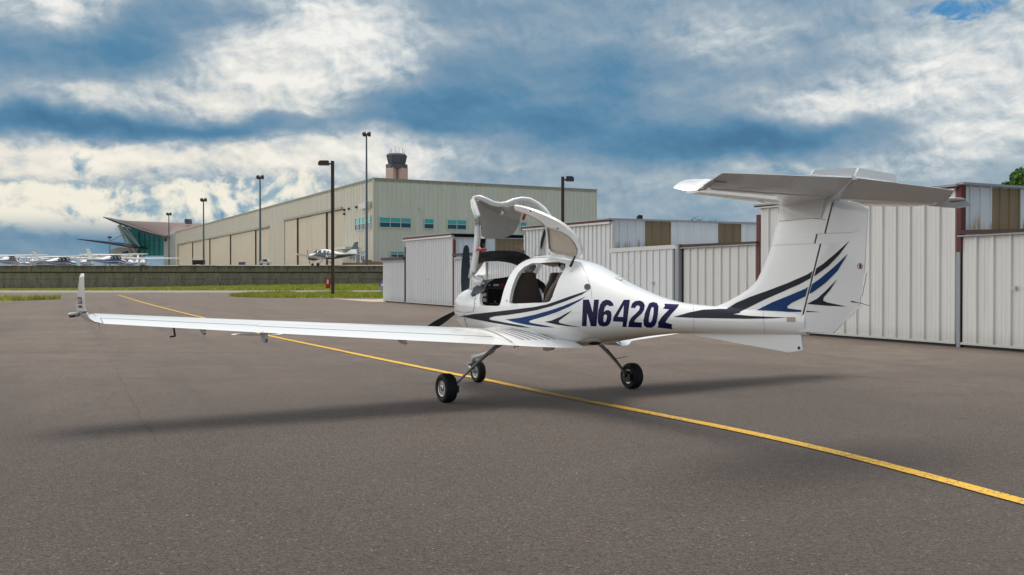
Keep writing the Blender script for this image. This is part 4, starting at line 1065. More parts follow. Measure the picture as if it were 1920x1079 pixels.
rows = [[(-.043, hinge_y(z) + jog(z) + .01, z), (-.043, hinge_y(z) + jog(z) - .03, z), (.043, hinge_y(z) + jog(z) - .03, z), (.043, hinge_y(z) + jog(z) + .01, z)] for z in (1.09, 1.903, 1.907, 1.993, 1.997, 2.27)]
m.grid(rows, close_u=True); m.build('hinge_gap', M['grey_paint'], fin)
m = MB(); m.poly_slab([(-.004, -5.232, 1.632), (-.004, -5.262, 1.632), (-.004, -5.215, 1.43), (-.004, -5.19, 1.44)], (.008, 0, 0)); m.build('trim_plate', M['alu'], rud)
a = onx(1597.5, 565.5); b = onx(1631, 574); m = MB(); m.tube([a + Vector((-.01, 0, 0)), a.lerp(b, .5) + Vector((0, 0, .004)), b], [.007, .004, .002], 5); m.build('static_wick', M['lamp_dark'], rud)
a = onx(1563, 621, -.012); m = MB(); m.poly_slab([onx(1562, 624.5, -.035), onx(1614, 576, -.035), onx(1616, 573, -.035), onx(1603, 575.5, -.035)], (.004, 0, 0)); m.build('lower_edge', M['alu'], rud)
# ventral fin under the tail
m = MB(); pts = [(0, -2.62, 1.0), (0, -4.52, 1.06), (0, -4.545, .905), (0, -4.37, .874), (0, -3.5, .936)]
m.poly_slab([Vector(p) + Vector((-.012, 0, 0)) for p in pts], (.024, 0, 0)); vf = m.build('ventral_fin', M['paint'], AC)
m = MB(); m.lathe([(-.002, .016), (.002, .016)], (-.0135, -4.50, .925), 'x', 14); m.build('tie_down_hole', M['dark'], vf)
# fin-top fairing under the stabiliser
m = MB(); rows = []
for z, w_, yl, yt in ((2.14, .066, -4.212, -4.80), (2.20, .072, -4.225, -4.82), (2.26, .088, -4.235, -4.84), (2.31, .125, -4.22, -4.85), (2.345, .19, -4.20, -4.87)):
    r = []
    for i in range(13):
        s = i / 12; r.append((-w_ * math.sqrt(max(0, 1 - (1 - 1.6 * min(s, .62)) ** 2)) * (1 - .3 * max(0, s - .6)), yl + (yt - yl) * s, z))
    r += [(-p[0], p[1], p[2]) for p in reversed(r)]
    rows.append(r)
m.grid(rows, close_u=True); n = len(rows[0]); m.f.append(tuple(range(n))); m.f.append(tuple(range((len(rows) - 1) * n, len(rows) * n)))
m.build('fin_fairing', M['paint'], AC, smooth=True, auto=60)

# ---- horizontal stabiliser and elevator
def foil_strip(secs, mat, name, parent, auto=40, t=.10):
    m = MB(); rows = []
    for (x, yl, zl, yt, zt_, tt) in secs:
        c = math.hypot(yl - yt, zl - zt_); d = Vector((0, yt - yl, zt_ - zl)) / c; nrm = Vector((0, -d.z, d.y)) * -1
        if nrm.z < 0: nrm = -nrm
        r = []
        for s, h in airfoil(c, tt, 10, 0): r.append(Vector((x, yl, zl)) + d * s + nrm * h)
        rows.append(r)
    m.grid(rows, close_u=True); n = len(rows[0]); m.f.append(tuple(range(n))); m.f.append(tuple(range((len(rows) - 1) * n, len(rows) * n)))
    return m.build(name, mat, parent, smooth=True, auto=auto)
HY, HZ_ = -4.885, 2.350
def stab_le(x): return -4.22 - .235 * abs(x)          # swept leading edge
def full_sec(x, tt):
    """whole chord ending on the hinge line, blunt"""
    pass
def stab():
    m = MB(); rows = []
    xs = [-1.47, -1.2, -.9, -.6, -.3, 0, .3, .6, .9, 1.2, 1.47]
    for x in xs:
        yl = stab_le(x); c = yl - HY; r = []; n = 12; zl = 2.312 + .010 * abs(x)
        th = .048 - .012 * abs(x)
        for i in range(n + 1):
            s = i / n; h = th * min(1.0, math.sqrt(s) * 1.7 - .7 * s) * (1 - .25 * s * s); r.append((x, yl - c * s, zl + (HZ_ - zl) * s + h))
        for i in range(n, 0, -1):
            s = i / n; h = th * min(1.0, math.sqrt(s) * 1.7 - .7 * s) * (1 - .25 * s * s); r.append((x, yl - c * s, zl + (HZ_ - zl) * s - h))
        rows.append(r)
    m.grid(rows, close_u=True); n = len(rows[0]); m.f.append(tuple(range(n))); m.f.append(tuple(range((len(rows) - 1) * n, len(rows) * n)))
    so_ = m.build('stabiliser', M['paint'], AC, smooth=True, auto=50)
    TL = [(1334, 336.5, -1.47), (1300, 337.3, -1.53), (1284, 339, -1.58), (1271, 343.5, -1.66), (1262.5, 351, -1.80), (1263.5, 354, -1.82), (1288, 358.6, -1.80), (1306, 357.5, -1.72), (1318, 350, -1.60)]
    TR = [(1757, 377, 1.50), (1775, 372, 1.58), (1790, 371.5, 1.64), (1809, 372.5, 1.76), (1821.5, 387, 1.88), (1797, 390.6, 1.72), (1770, 389.5, 1.60), (1738, 386, 1.50)]
    for TP in (TL, TR):
        pts = [onx(*q) for q in TP]; c = sum(pts, Vector()) / len(pts)
        m = MB(); n = len(pts)
        m.v = [c.lerp(p, .8) + Vector((0, 0, .014)) for p in pts] + pts + [c.lerp(p, .8) - Vector((0, 0, .010)) for p in pts]
        m.f = [tuple(range(n)), tuple(range(2 * n, 3 * n))] + [(i, (i + 1) % n, n + (i + 1) % n, n + i) for i in range(n)] + [(n + i, n + (i + 1) % n, 2 * n + (i + 1) % n, 2 * n + i) for i in range(n)]
        m.build('stabiliser_tip', M['paint'], so_, smooth=True, auto=60)
    return so_
stb = stab()
def elev():
    m = MB()
    for x0, x1 in ((-1.51, -.03), (.03, 1.51)):
        rows = []
        for k in range(9):
            x = x0 + (x1 - x0) * k / 8; q = 1 - abs(x) / 1.51
            yt, zt_ = -5.075 - .065 * q, 2.446 + .034 * q
            if abs(abs(x) - 1.51) < .01: yt += .012
            a = Vector((x, HY - .012, HZ_)); b = Vector((x, yt, zt_)); d = b - a; nr = Vector((0, -d.z, d.y)).normalized(); nr = nr if nr.z > 0 else -nr
            t0 = .036 - .008 * abs(x)
            rows.append([a + nr * t0 * .6 + d * -.03, a + nr * t0 + d * .12, a + nr * t0 * .6 + d * .5, b + nr * .003, b - nr * .003, a - nr * t0 * .6 + d * .5, a - nr * t0 + d * .12, a - nr * t0 * .6 + d * -.03])
        m.grid(rows, close_u=True); n = 8; base = len(m.v) - 9 * n; m.f.append(tuple(base + i for i in range(n))); m.f.append(tuple(base + 8 * n + i for i in range(n)))
    e = m.build('elevator', M['paint'], AC, smooth=True, auto=35)
    # horn-balance wedges at both ends
    for s in (-1, 1):
        m = MB(); P = [(s * 1.46, HY - .01, HZ_ - .02), (s * 1.46, -4.99, 2.447), (s * 1.50, -4.93, 2.38), (s * 1.60, -4.90, 2.330)]
        m.poly_slab([Vector(p) for p in [(s * 1.51, -5.06, 2.444), (s * 1.51, HY + .02, HZ_ - .028), (s * 1.51, HY + .12, HZ_ - .03), (s * 1.60, HY - .0, HZ_ - .02), (s * 1.56, -4.99, 2.39)]], (0, .004, .008))
        m.build('elevator_horn', M['paint'], e)
        m = MB(); m.tube([(s * 1.52, -4.98, 2.385), (s * 1.44, -5.04, 2.375)] if s < 0 else [(1.62, -4.94, 2.345), (1.75, -5.02, 2.36)], .004, 5); m.build('static_wick', M['lamp_dark'], e)
    return e
elv = elev()
# pitch trim tab standing above the trailing edge
for s, (a_, b_, c_, d_) in ((-1, ((1521, 327), (1527, 319), (1606, 315), (1599, 332.3))), (1, ((1602, 332.3), (1611, 315), (1680.5, 328), (1680, 341)))):
    pl = (0, -5.115, 2.49); nn_ = (0, -.8, .25)
    pts = [onp(*q, pl, nn_) for q in (a_, b_, c_, d_)]
    if s > 0: pts.insert(3, onp(1681.5, 335, pl, nn_))
    m = MB(); m.poly_slab(pts, (0, .012, -.002)); m.build('trim_tab', M['paint'], AC)
m = MB(); m.tube([onp(1600, 333.8, (0, -5.11, 2.48), (0, 1, 0)), onp(1596, 337, (0, -5.08, 2.46), (0, 1, 0)), (0.0, -4.92, 2.34)], [.02, .022, .018], 8, flat=(1, 1.1)); m.build('control_fairing', M['paint'], AC)
m = MB(); m.tube([(.0, -5.10, 2.485), (.0, -4.93, 2.345)], .014, 6); m.box((-.035, -4.93, 2.285), (.035, -4.86, 2.335)); m.build('hinge_fitting', M['strut'], AC)

# ---- canopy (hinged forward, standing open)
def chain(pts): return [Vector(p) for p in pts]
RAIL = [onx(902, 533, -.50), onx(893, 530, -.53), onx(887.5, 522, -.54), onx(888, 508, -.54), onx(893, 480, -.54), onx(896, 450, -.54), onx(897.5, 425, -.54), onx(896, 405, -.54), onx(890, 388, -.53), onx(888.5, 377, -.51), onx(891, 371.5, -.49), onx(899.5, 370.5, -.44),
        onx(911, 375, -.36), onx(925, 382, -.26), onx(938, 384, -.14), onx(950, 382, -.02), onx(963, 376.5, .12), onx(978, 373.5, .24), onx(994, 375.5, .36), onx(1008, 383, .45), onx(1020, 392.5, .51), onx(1030, 406, .545),
        onx(1027, 424, .55), onx(1021, 450, .55), onx(1018, 478, .55), onx(1013, 497, .54), onx(1006, 509, .53), onx(1000, 518, .50)]
can = MB(); can.tube(RAIL, .036, 10, flat=(1.0, 1.0)); canopy = can.build('canopy', M['paint_in'], AC, smooth=True)
m = MB(); m.tube([p + Vector((0, -.028, 0)) for p in RAIL[3:-3]], .008, 6); m.build('edge_seal', M['liner_tan'], canopy, smooth=True)
m = MB(); m.tube([p + Vector((0, .05, 0)) + (Vector((.0, 0, .0))) for p in RAIL[2:-2]], .03, 8); m.build('outer_frame', M['paint'], canopy, smooth=True)
# glass dome stretched between the two rails, bulging forward
nL = 12
left = [RAIL[i] for i in (2, 3, 4, 5, 6, 7, 8, 9)]; right = [RAIL[i] for i in (26, 25, 24, 24, 23, 23, 22, 21)]
def along(ch, t):
    t *= len(ch) - 1; k = min(int(t), len(ch) - 2); return ch[k].lerp(ch[k + 1], t - k)
rows = []
topc = RAIL[9:22]
for i in range(nL + 1):
    t = i / nL; a = along(left, t); b = along(right, t); r = []
    for k in range(17):
        s = k / 16; p = a.lerp(b, s); bul = math.sin(math.pi * s) ** .6
        p = p + Vector((0, .05 + (.62 - .28 * t) * bul * (1 if t < .9 else 1 - (t - .9) * 4), -.05 * t * bul)); r.append(p)
    rows.append(r)
rows.append([along(topc, k / 16) + Vector((0, .05, 0)) for k in range(17)])
m = MB(); m.grid(rows); m.build('glass', M['glass'], canopy, smooth=True)
# grey sun shade inside the top of the canopy
sh = [(895.5, 378), (898, 376.5), (905, 380), (915, 386.5), (930, 389.5), (942, 390), (955, 388), (966, 385), (976, 383.5), (979, 388), (977, 404), (974, 418), (968, 431), (961, 440), (950, 445), (935, 447.5), (919, 448), (908, 446), (903.5, 443), (904.5, 425), (902, 410), (897, 392)]
def shade_pt(px, py):
    p = ony(px, py, 1.15)
    for _ in range(4): p = ony(px, py, 1.05 + .16 * (1 - (p.x / .5) ** 2))
    return p
def flat_poly(pts3, off, name, mat, parent):
    m = MB(); m.poly_slab(pts3, off); return m.build(name, mat, parent)
def fan_poly(pxs, fn, name, mat, parent, thick=(0, .006, 0), step=9):
    """polygon given in picture space laid over a curved surface fn(px,py)"""
    return tess(pxs, [], fn, name, mat, parent, step, thick)
def inside(p, poly):
    c = False; j = len(poly) - 1
    for i in range(len(poly)):
        a, b = poly[i], poly[j]
        if (a[1] > p[1]) != (b[1] > p[1]) and p[0] < (b[0] - a[0]) * (p[1] - a[1]) / (b[1] - a[1]) + a[0]: c = not c
        j = i
    return c
def tess(outer, holes, fn, name, mat, parent, step=8, thick=None):
    loops = []
    for L_ in [outer] + holes:
        q = []
        for i in range(len(L_)):
            a, b = L_[i], L_[(i + 1) % len(L_)]; n = max(1, int(math.hypot(b[0] - a[0], b[1] - a[1]) / step))
            q += [(a[0] + (b[0] - a[0]) * k / n, a[1] + (b[1] - a[1]) * k / n) for k in range(n)]
        loops.append(q)
    vs = []; es = []
    for q in loops:
        o = len(vs); vs += q; es += [(o + i, o + (i + 1) % len(q)) for i in range(len(q))]
    x0, x1 = min(p[0] for p in outer), max(p[0] for p in outer); y0, y1 = min(p[1] for p in outer), max(p[1] for p in outer)
    y = y0 + step * .5; r = 0
    while y < y1:
        x = x0 + step * (.25 + .5 * (r % 2))
        while x < x1:
            if inside((x, y), outer) and not any(inside((x, y), h) for h in holes) and min(math.hypot(x - a[0], y - a[1]) for q in loops for a in q) > step * .4: vs.append((x, y))
            x += step
        y += step * .87; r += 1
    V2, E2, F2 = delaunay_2d_cdt([Vector(v) for v in vs], es, [], 0, 1e-5)[:3]
    F2 = [f for f in F2 if (lambda c: inside(c, outer) and not any(inside(c, h) for h in holes))((sum(V2[i].x for i in f) / len(f), sum(V2[i].y for i in f) / len(f)))]
    P3 = [fn(v.x, v.y) for v in V2]
    ok = [p is not None for p in P3]; F2 = [f for f in F2 if all(ok[i] for i in f)]
    P3 = [p if p is not None else Vector((0, 0, 1)) for p in P3]
    used = sorted({i for f in F2 for i in f}); mp = {j: i for i, j in enumerate(used)}
    P3 = [P3[i] for i in used]; F2 = [tuple(mp[i] for i in f) for f in F2]
    if thick:
        n = len(P3); edge = {}
        for f in F2:
            for i in range(len(f)):
                e = (f[i], f[(i + 1) % len(f)]); edge[e] = 1
        P3 = P3 + [p + Vector(thick) for p in P3]; F3 = F2 + [tuple(i + n for i in reversed(f)) for f in F2]
        F3 += [(e[1], e[0], e[0] + n, e[1] + n) for e in edge if (e[1], e[0]) not in edge]; F2 = F3
    return mesh(name, P3, F2, mat, parent, smooth=True, auto=50)
tess(sh, [], shade_pt, 'sun_shade', M['liner'], canopy, 9, (0, .008, 0))
# black anti-glare band round the foot of the windscreen
bt = [(898, 475.5, -.42), (908, 472.5, -.28), (920, 471, -.13), (933, 470.3, .0), (947, 470, .13), (960, 470.7, .24), (972, 472.5, .33), (984, 476, .42), (994, 483, .47), (1002, 493, .50), (1008, 506, .53)]
bb = [(898, 495, -.42), (908, 491.5, -.28), (920, 490.3, -.13), (933, 490.3, .0), (947, 491.5, .13), (960, 494, .24), (970, 497.5, .33), (977, 502, .42), (982, 508, .47), (988, 512.5, .50), (999, 514, .53)]
m = MB(); m.grid([[onx(*q) for q in bt], [onx(*q) + Vector((0, -.004, 0)) for q in bb], [onx(*q) + Vector((0, .03, 0)) for q in bb], [onx(*q) + Vector((0, .03, 0)) for q in bt]]); m.build('glare_band', M['dark'], canopy, smooth=True)
# hinge arms, strut and red latch handles
m = MB(); m.tube([onx(904, 530, -.44), onx(908, 524, -.43), onx(903, 519, -.46), onx(896, 517, -.49)], .014, 6); m.build('hinge_arm', M['alu'], canopy)
m = MB(); m.tube([onx(913, 532, -.05), onx(913, 492, -.05)], .022, 8); m.build('gas_strut', M['strut'], canopy)
m = MB(); m.tube([onx(889, 472.5, -.56), onx(896, 468.5, -.555), onx(911, 468, -.54)], [.010, .016, .017], 8); m.tube([onx(889, 474, -.57), onx(894, 469, -.56), onx(890, 467, -.57)], .007, 6); m.build('latch_handle', M['red'], canopy, smooth=True)
m = MB(); m.tube([onx(1001.5, 391, -.50), onx(982 + 0, 383.5 + 0, -.50) if False else onx(982.5, 384, -.50)], .001, 4)
m = MB(); m.tube([onx(981.5, 383, .25), onx(982, 396, .25), onx(984, 403, .25), onx(981, 412, .25)], [.010, .012, .022, .020], 8); m.build('latch_handle', M['red'], canopy, smooth=True)
m = MB(); m.tube([onx(1024, 424, .50), onx(1021, 436, .50), onx(1016, 455, .49), onx(1014, 468, .49)], [.004, .028, .030, .010], 8, flat=(.5, 1)); m.build('rubber_boot', M['dark'], canopy, smooth=True)
m = MB(); m.tube([onx(1013.5, 478, .50), onx(1002, 480, .50), onx(1004, 466, .50), onx(1009, 462.5, .50), onx(1016, 466, .50)], .004, 5); m.build('vent_window_frame', M['strut'], canopy)

# ---- rear door, swung up over the roof
DP = Vector((-.14, -.5, 1.875)); DN = Vector((.62, 0, .41)).normalized()
def dpt(px, py): return onp(px, py, DP, DN)
def dcurve(px, py):      # the door skin bulges outwards a little
    p = dpt(px, py); k = max(0, p.z - 1.88) / .62
    return onp(px, py, DP + DN * (.07 * math.sin(math.pi * min(1, k))), DN)
outer = [(963.5, 386.5), (975, 388), (988, 391.5), (1003, 396.5), (1018, 402.5), (1031, 408.5), (1045, 415.5), (1058, 424), (1070, 434.5), (1079, 445), (1085, 455), (1089, 467), (1089.3, 478), (1087, 486), (1080, 486.5), (1070, 483.5), (1058, 480), (1045, 478.5), (1034, 477.5), (1028, 471), (1025.5, 458), (1024, 440), (1022, 427), (1014, 418), (1000, 409), (984, 401), (965, 394)]
inn = [(1026, 426.5), (1040, 431), (1055, 437), (1067, 444.5), (1076, 455), (1082, 467), (1081.5, 475), (1078, 480.5), (1068, 479), (1055, 476.5), (1042, 474.5), (1034, 471), (1030, 465), (1028.5, 452), (1027.5, 438)]
door = tess(outer, [inn], dcurve, 'cabin_door', M['paint'], AC, 6, tuple(DN * .035))
tess(inn, [], lambda a, b: dcurve(a, b) + DN * .012, 'door_shade', M['liner_tan'], door, 8, tuple(DN * .008))
rim = [dcurve(*q) - DN * .004 for q in inn]; m = MB(); m.tube(rim + [rim[0]], .009, 6, cap=False); m.build('window_seal', M['liner'], door, smooth=True)
low = [dcurve(*q) - DN * .006 for q in outer[-7:] + [outer[0]]]; m = MB(); m.tube([dcurve(*q) - DN * .002 for q in ((966, 394), (985, 401), (1002, 409), (1016, 418), (1023, 426))], .008, 6); m.build('edge_seal', M['liner_tan'], door, smooth=True)
m = MB(); m.tube([onx(1078, 481, -.25), onx(1071, 497, -.30)], .012, 8); m.tube([onx(1074.5, 489, -.27), onx(1069, 501, -.30)], .018, 8); m.build('gas_strut', M['dark'], door)
for q in ((1046, 428.5), (995, 396)):
    c = dcurve(*q) - DN * .004; m = MB(); m.tube([c, c - DN * .008], .010, 8); m.build('latch_pin', M['dark'], door)

# ---- cockpit interior
def seat(xc, y0, lean, w, ztop=1.66):
    s = MB(); rows = []
    prof = [(.0, .98, .92), (.02, 1.10, .98), (.05, 1.25, 1.0), (.10, 1.38, .98), (.14, 1.47, .88), (.17, 1.56, .66), (.19, 1.62, .60), (.2, 1.655, .54), (.2, 1.665, .40)]
    for (dy, z, k) in prof:
        hw = w / 2 * k; y = y0 - lean * (z - .98); r = []
        for (u, v) in ((-1, -.04), (-.9, -.075), (-.5, -.09), (0, -.095), (.5, -.09), (.9, -.075), (1, -.04), (.96, .02), (.7, .035), (0, .02), (-.7, .035), (-.96, .02)):
            r.append((xc + u * hw, y + v, z))
        rows.append(r)
    s.grid(rows, close_u=True); n = 12; s.f.append(tuple(range(n))); s.f.append(tuple(range((len(rows) - 1) * n, len(rows) * n)))
    so = s.build('seat', M['seat'], AC, smooth=True, auto=60)
    c = MB(); c.box((xc - w / 2, y0 - .03, .86), (xc + w / 2, y0 + .46, 1.0)); c.build('seat_cushion', M['seat'], so)
    return so
seat(-.235, .17, .10, .44); seat(.235, .10, .10, .42)
seat(-.25, -.50, .62, .40, 1.66); seat(.25, -.50, .62, .40, 1.66)
ip = MB(); prof = [(-.50, 1.02), (-.52, 1.25), (-.50, 1.40), (-.44, 1.50), (-.34, 1.56), (-.15, 1.585), (0, 1.59), (.15, 1.585), (.34, 1.56), (.44, 1.50), (.50, 1.40), (.52, 1.25), (.50, 1.02)]
ip.poly_slab([(x, .86, z) for x, z in prof], (0, .25, 0)); ipo = ip.build('instrument_panel', M['panel'], AC)
m = MB(); hood = [(-.53, 1.40), (-.47, 1.515), (-.36, 1.58), (-.15, 1.607), (0, 1.61), (.15, 1.607), (.36, 1.58), (.47, 1.515), (.53, 1.40)]
m.grid([[(x, .74, z) for x, z in hood], [(x, 1.15, z - .06) for x, z in hood]]); m.grid([[(x * .97, .74, z - .015) for x, z in hood], [(x * .97, 1.15, z - .075) for x, z in hood]]); m.build('glare_shield', M['dark'], ipo, smooth=True)
for x0 in (-.40, .07):
    MB().box((x0, .845, 1.235), (x0 + .27, .858, 1.44)).build('screen', M['screen'], ipo)
    MB().box((x0 - .015, .85, 1.22), (x0 + .285, .859, 1.455)).build('screen_bezel', M['lamp_dark'], ipo)
for k in range(4): MB().box((-.315 + k * .022, .84, 1.478), (-.300 + k * .022, .856, 1.505)).build('switch', M['frame_w'], ipo)
for k in range(2): MB().box((-.21 + k * .03, .84, 1.475), (-.19 + k * .03, .856, 1.51)).build('switch', M['red'], ipo)
for (x, z, r_) in ((-.45, 1.44, .022), (-.46, 1.36, .03), (-.46, 1.28, .03), (-.39, 1.50, .018), (-.20, 1.20, .016), (-.13, 1.205, .016)):
    m = MB(); m.lathe([(-.02, r_ * .7), (-.012, r_), (.01, r_)], (x, .85, z), 'y', 14); m.build('knob', M['strut'], ipo, smooth=True, auto=40)
m = MB(); m.tube([(-.27, .86, 1.22), (-.27, .72, 1.21)], .012, 8); m.tube([(-.37, .72, 1.27), (-.34, .715, 1.22), (-.20, .715, 1.22), (-.17, .72, 1.27)], .014, 8); m.build('control_stick', M['dark'], ipo, smooth=True)
m = MB()  # roof console and headliner under the fixed roof strip
m.box((-.16, -.62, 1.79), (.16, .02, 1.83)); m.tube([(-.10, -.1, 1.785), (-.02, -.25, 1.765), (.10, -.38, 1.78)], [.02, .05, .02], 8, flat=(1, .6)); m.build('overhead_console', M['liner_tan'], AC)
m = MB()
for yy in (-.55, -.68, -.80): m.tube([(-.12, yy, 1.80), (-.10, yy + .03, 1.75), (-.06, yy + .05, 1.78)], .016, 6)
m.build('air_vents', M['dark'], AC)
# roof bar surface trim above the opening
m = MB(); m.tube([(-.13, .06, 1.868), (-.14, -.3, 1.878), (-.14, -.7, 1.862), (-.16, -.95, 1.825)], .012, 6); m.build('door_hinge', M['paint_in'], AC, smooth=True)

# ---- propeller and spinner
HUB = Vector((0, 2.30, 1.14))
m = MB(); m.lathe([(-.08, .145), (.0, .15), (.10, .125), (.18, .085), (.235, .04), (.25, .005)], HUB, 'y', 28); m.build('spinner', M['paint'], AC, smooth=True, auto=60)
prop = empty('p', (0, 0, 0), None, None); bpy.data.objects.remove(prop)
for ang in (88, 208, 328):
    d = Vector((math.cos(R(ang)), 0, math.sin(R(ang)))); e = Vector((-d.z, 0, d.x)); f = Vector((0, 1, 0)); rows = []
    for (r_, w_, tw_, th_) in ((.10, .040, 55, .022), (.22, .055, 42, .016), (.38, .070, 32, .012), (.58, .072, 24, .009), (.78, .060, 18, .007), (.92, .045, 15, .005), (.965, .022, 14, .003)):
        c = HUB + Vector((0, .03, 0)) + d * r_; ch = e * math.cos(R(tw_)) + f * math.sin(R(tw_)); nn_ = ch.cross(d).normalized()
        rows.append([c - ch * w_, c - ch * w_ * .4 + nn_ * th_, c + ch * w_ * .4 + nn_ * th_ * .8, c + ch * w_, c + ch * w_ * .4 - nn_ * th_ * .6, c - ch * w_ * .4 - nn_ * th_ * .6])
    m = MB(); m.grid(rows, close_u=True); m.f.append(tuple(range(6))); m.f.append(tuple(range(36, 42))); m.build('propeller_blade', M['prop'], AC, smooth=True, auto=50)

# ---- landing gear
def wheel(c, r, hw, side, name='wheel'):
    w = empty(name, c, None, None)
    for k in ('label', 'category'): 
        if k in w: del w[k]
    w.parent = AC
    m = MB(); prof = [(-hw * .62, r * .56), (-hw * .80, r * .62), (-hw, r * .78), (-hw * .93, r * .90), (-hw * .66, r * .98), (-hw * .3, r), (0, r * 1.002), (hw * .3, r), (hw * .66, r * .98), (hw * .93, r * .90), (hw, r * .78), (hw * .80, r * .62), (hw * .62, r * .56)]
    m.lathe(prof, (0, 0, 0), 'x', 40); ty = m.build('tyre', M['rubber'], w, smooth=True, auto=50)
    g = MB()
    for q in (-.45, -.15, .15, .45): g.lathe([(q * hw - .003, r * 1.004), (q * hw + .003, r * 1.004)], (0, 0, 0), 'x', 40)
    m = MB(); m.lathe([(-hw * .72, r * .50), (-hw * .84, r * .56), (-hw * .80, r * .50), (-hw * .55, r * .46), (-hw * .50, r * .22), (-hw * .8, r * .20), (-hw * .85, r * .12), (hw * .85, r * .12), (hw * .55, r * .46), (hw * .80, r * .50), (hw * .84, r * .56), (hw * .72, r * .5)], (0, 0, 0), 'x', 32)
    m.build('rim', M['alu'], w, smooth=True, auto=35)
    h = MB()
    for k in range(6):
        a = R(60 * k); h.lathe([(-hw * .60, r * .07), (-hw * .45, r * .07)], (0, r * .33 * math.cos(a), r * .33 * math.sin(a)), 'x', 10)
    h.build('wheel_bolts', M['dark'], w)
    return w
for s in (-1, 1):
    wheel((s * 1.485, 0, .187), .187, .082, s)
    m = MB(); pts = [(s * .70, -.10, .745), (s * .86, -.095, .665), (s * 1.05, -.07, .515), (s * 1.22, -.04, .365), (s * 1.33, -.01, .26), (s * 1.375, 0, .215)]
    m.tube(pts, [.062, .055, .042, .034, .030, .028], 10, flat=(1.0, .36)); lg_ = m.build('landing_gear_leg', M['strut'], AC, smooth=True)
    m = MB(); m.tube([(s * .95, -.14, .60), (s * 1.15, -.09, .43), (s * 1.36, -.03, .23)], .007, 6); m.build('brake_line', M['lamp_dark'], lg_)
    m = MB(); m.tube([(s * 1.34, 0, .205), (s * 1.46, 0, .187)], .024, 10); m.lathe([(-.012, .085), (.012, .085)], (s * 1.385, 0, .187), 'x', 20); m.box((min(s * 1.36, s * 1.41), -.11, .13), (max(s * 1.36, s * 1.41), -.055, .22)); m.build('brake', M['dark'], lg_)
a = onx(1152, 673.5, .98); b = onx(1176, 669, 1.05); m = MB(); m.tube([a, b], .004, 5); m.build('step_rod', M['lamp_dark'], AC)
nw = wheel((0, 1.886, .165), .165, .060, -1, 'nose_wheel')
m = MB(); m.tube([(-.01, 1.22, .74), (0, 1.36, .60), (0, 1.46, .50), (0, 1.62, .455), (0, 1.88, .40), (0, 2.03, .375)], [.042, .044, .040, .036, .034, .036], 10); ng = m.build('nose_gear_leg', M['white_metal'], AC, smooth=True)
m = MB(); m.tube([(0, 2.03, .42), (0, 2.05, .25)], .032, 10); m.build('swivel', M['strut'], ng, smooth=True)
for s in (-1, 1):
    m = MB(); m.tube([(s * .075, 2.07, .26), (s * .085, 1.98, .21), (s * .085, 1.886, .165)], [.020, .024, .020], 8, flat=(.6, 1.2)); m.build('fork', M['alu'], ng, smooth=True)
m = MB(); m.tube([(-.09, 2.05, .27), (.09, 2.05, .27)], .018, 8); m.tube([(-.1, 1.886, .165), (.1, 1.886, .165)], .012, 8); m.build('axle', M['alu'], ng)

# ---- belly fittings, vents, antennas
dg = bpy.context.evaluated_depsgraph_get()
def bvh_of(objs):
    vs, fs = [], []
    for o in objs:
        b = len(vs); vs += [v.co.copy() for v in o.data.vertices]; fs += [tuple(i + b for i in p.vertices) for p in o.data.polygons]
    return BVHTree.FromPolygons(vs, fs)
SKIN = bvh_of([fus, fin, rud]); WSK = bvh_of([wl_, fus])
def skin(px, py, off=.0025, tree=None):
    d = lray(px, py).normalized(); h = (tree or SKIN).ray_cast(EL, d, 60)
    if h[0] is None: return None
    n = h[1] if h[1].dot(d) < 0 else -h[1]
    return h[0] + n * off
def decal(outer, mat, name='stripe', parent=None, holes=(), step=7, off=.0022):
    return tess(outer, list(holes), lambda a, b: skin(a, b, off), name, M[mat], parent or fus, step)
# fuselage graphics (outlines as they lie on the skin)
Zs = lambda L_, x0, y0, k: [(x0 + a / k, y0 + b / k) for a, b in L_]
q4 = lambda L_: Zs(L_, 860, 520, 4.3636)
decal(q4([(8, 320), (120, 302), (300, 283), (480, 262), (620, 244), (720, 224), (820, 190), (920, 154), (1060, 110), (1010, 142), (880, 195), (760, 238), (640, 270), (520, 292), (400, 310), (300, 320), (262, 330), (250, 340), (262, 350), (330, 362), (430, 380), (520, 398), (592, 415), (500, 408), (380, 390), (250, 368), (130, 345)]), 'charcoal')
decal(q4([(382, 347), (500, 333), (620, 308), (740, 275), (850, 238), (950, 198), (1040, 160), (990, 195), (900, 245), (800, 288), (700, 322), (620, 345), (580, 358), (576, 366), (590, 374), (680, 390), (790, 413), (680, 407), (560, 390), (460, 370)]), 'blue')
decal(q4([(704, 366), (760, 355), (830, 325), (880, 298), (932, 270), (890, 305), (850, 335), (822, 356), (818, 366), (830, 376), (900, 392), (1005, 409), (900, 402), (800, 388)]), 'charcoal')
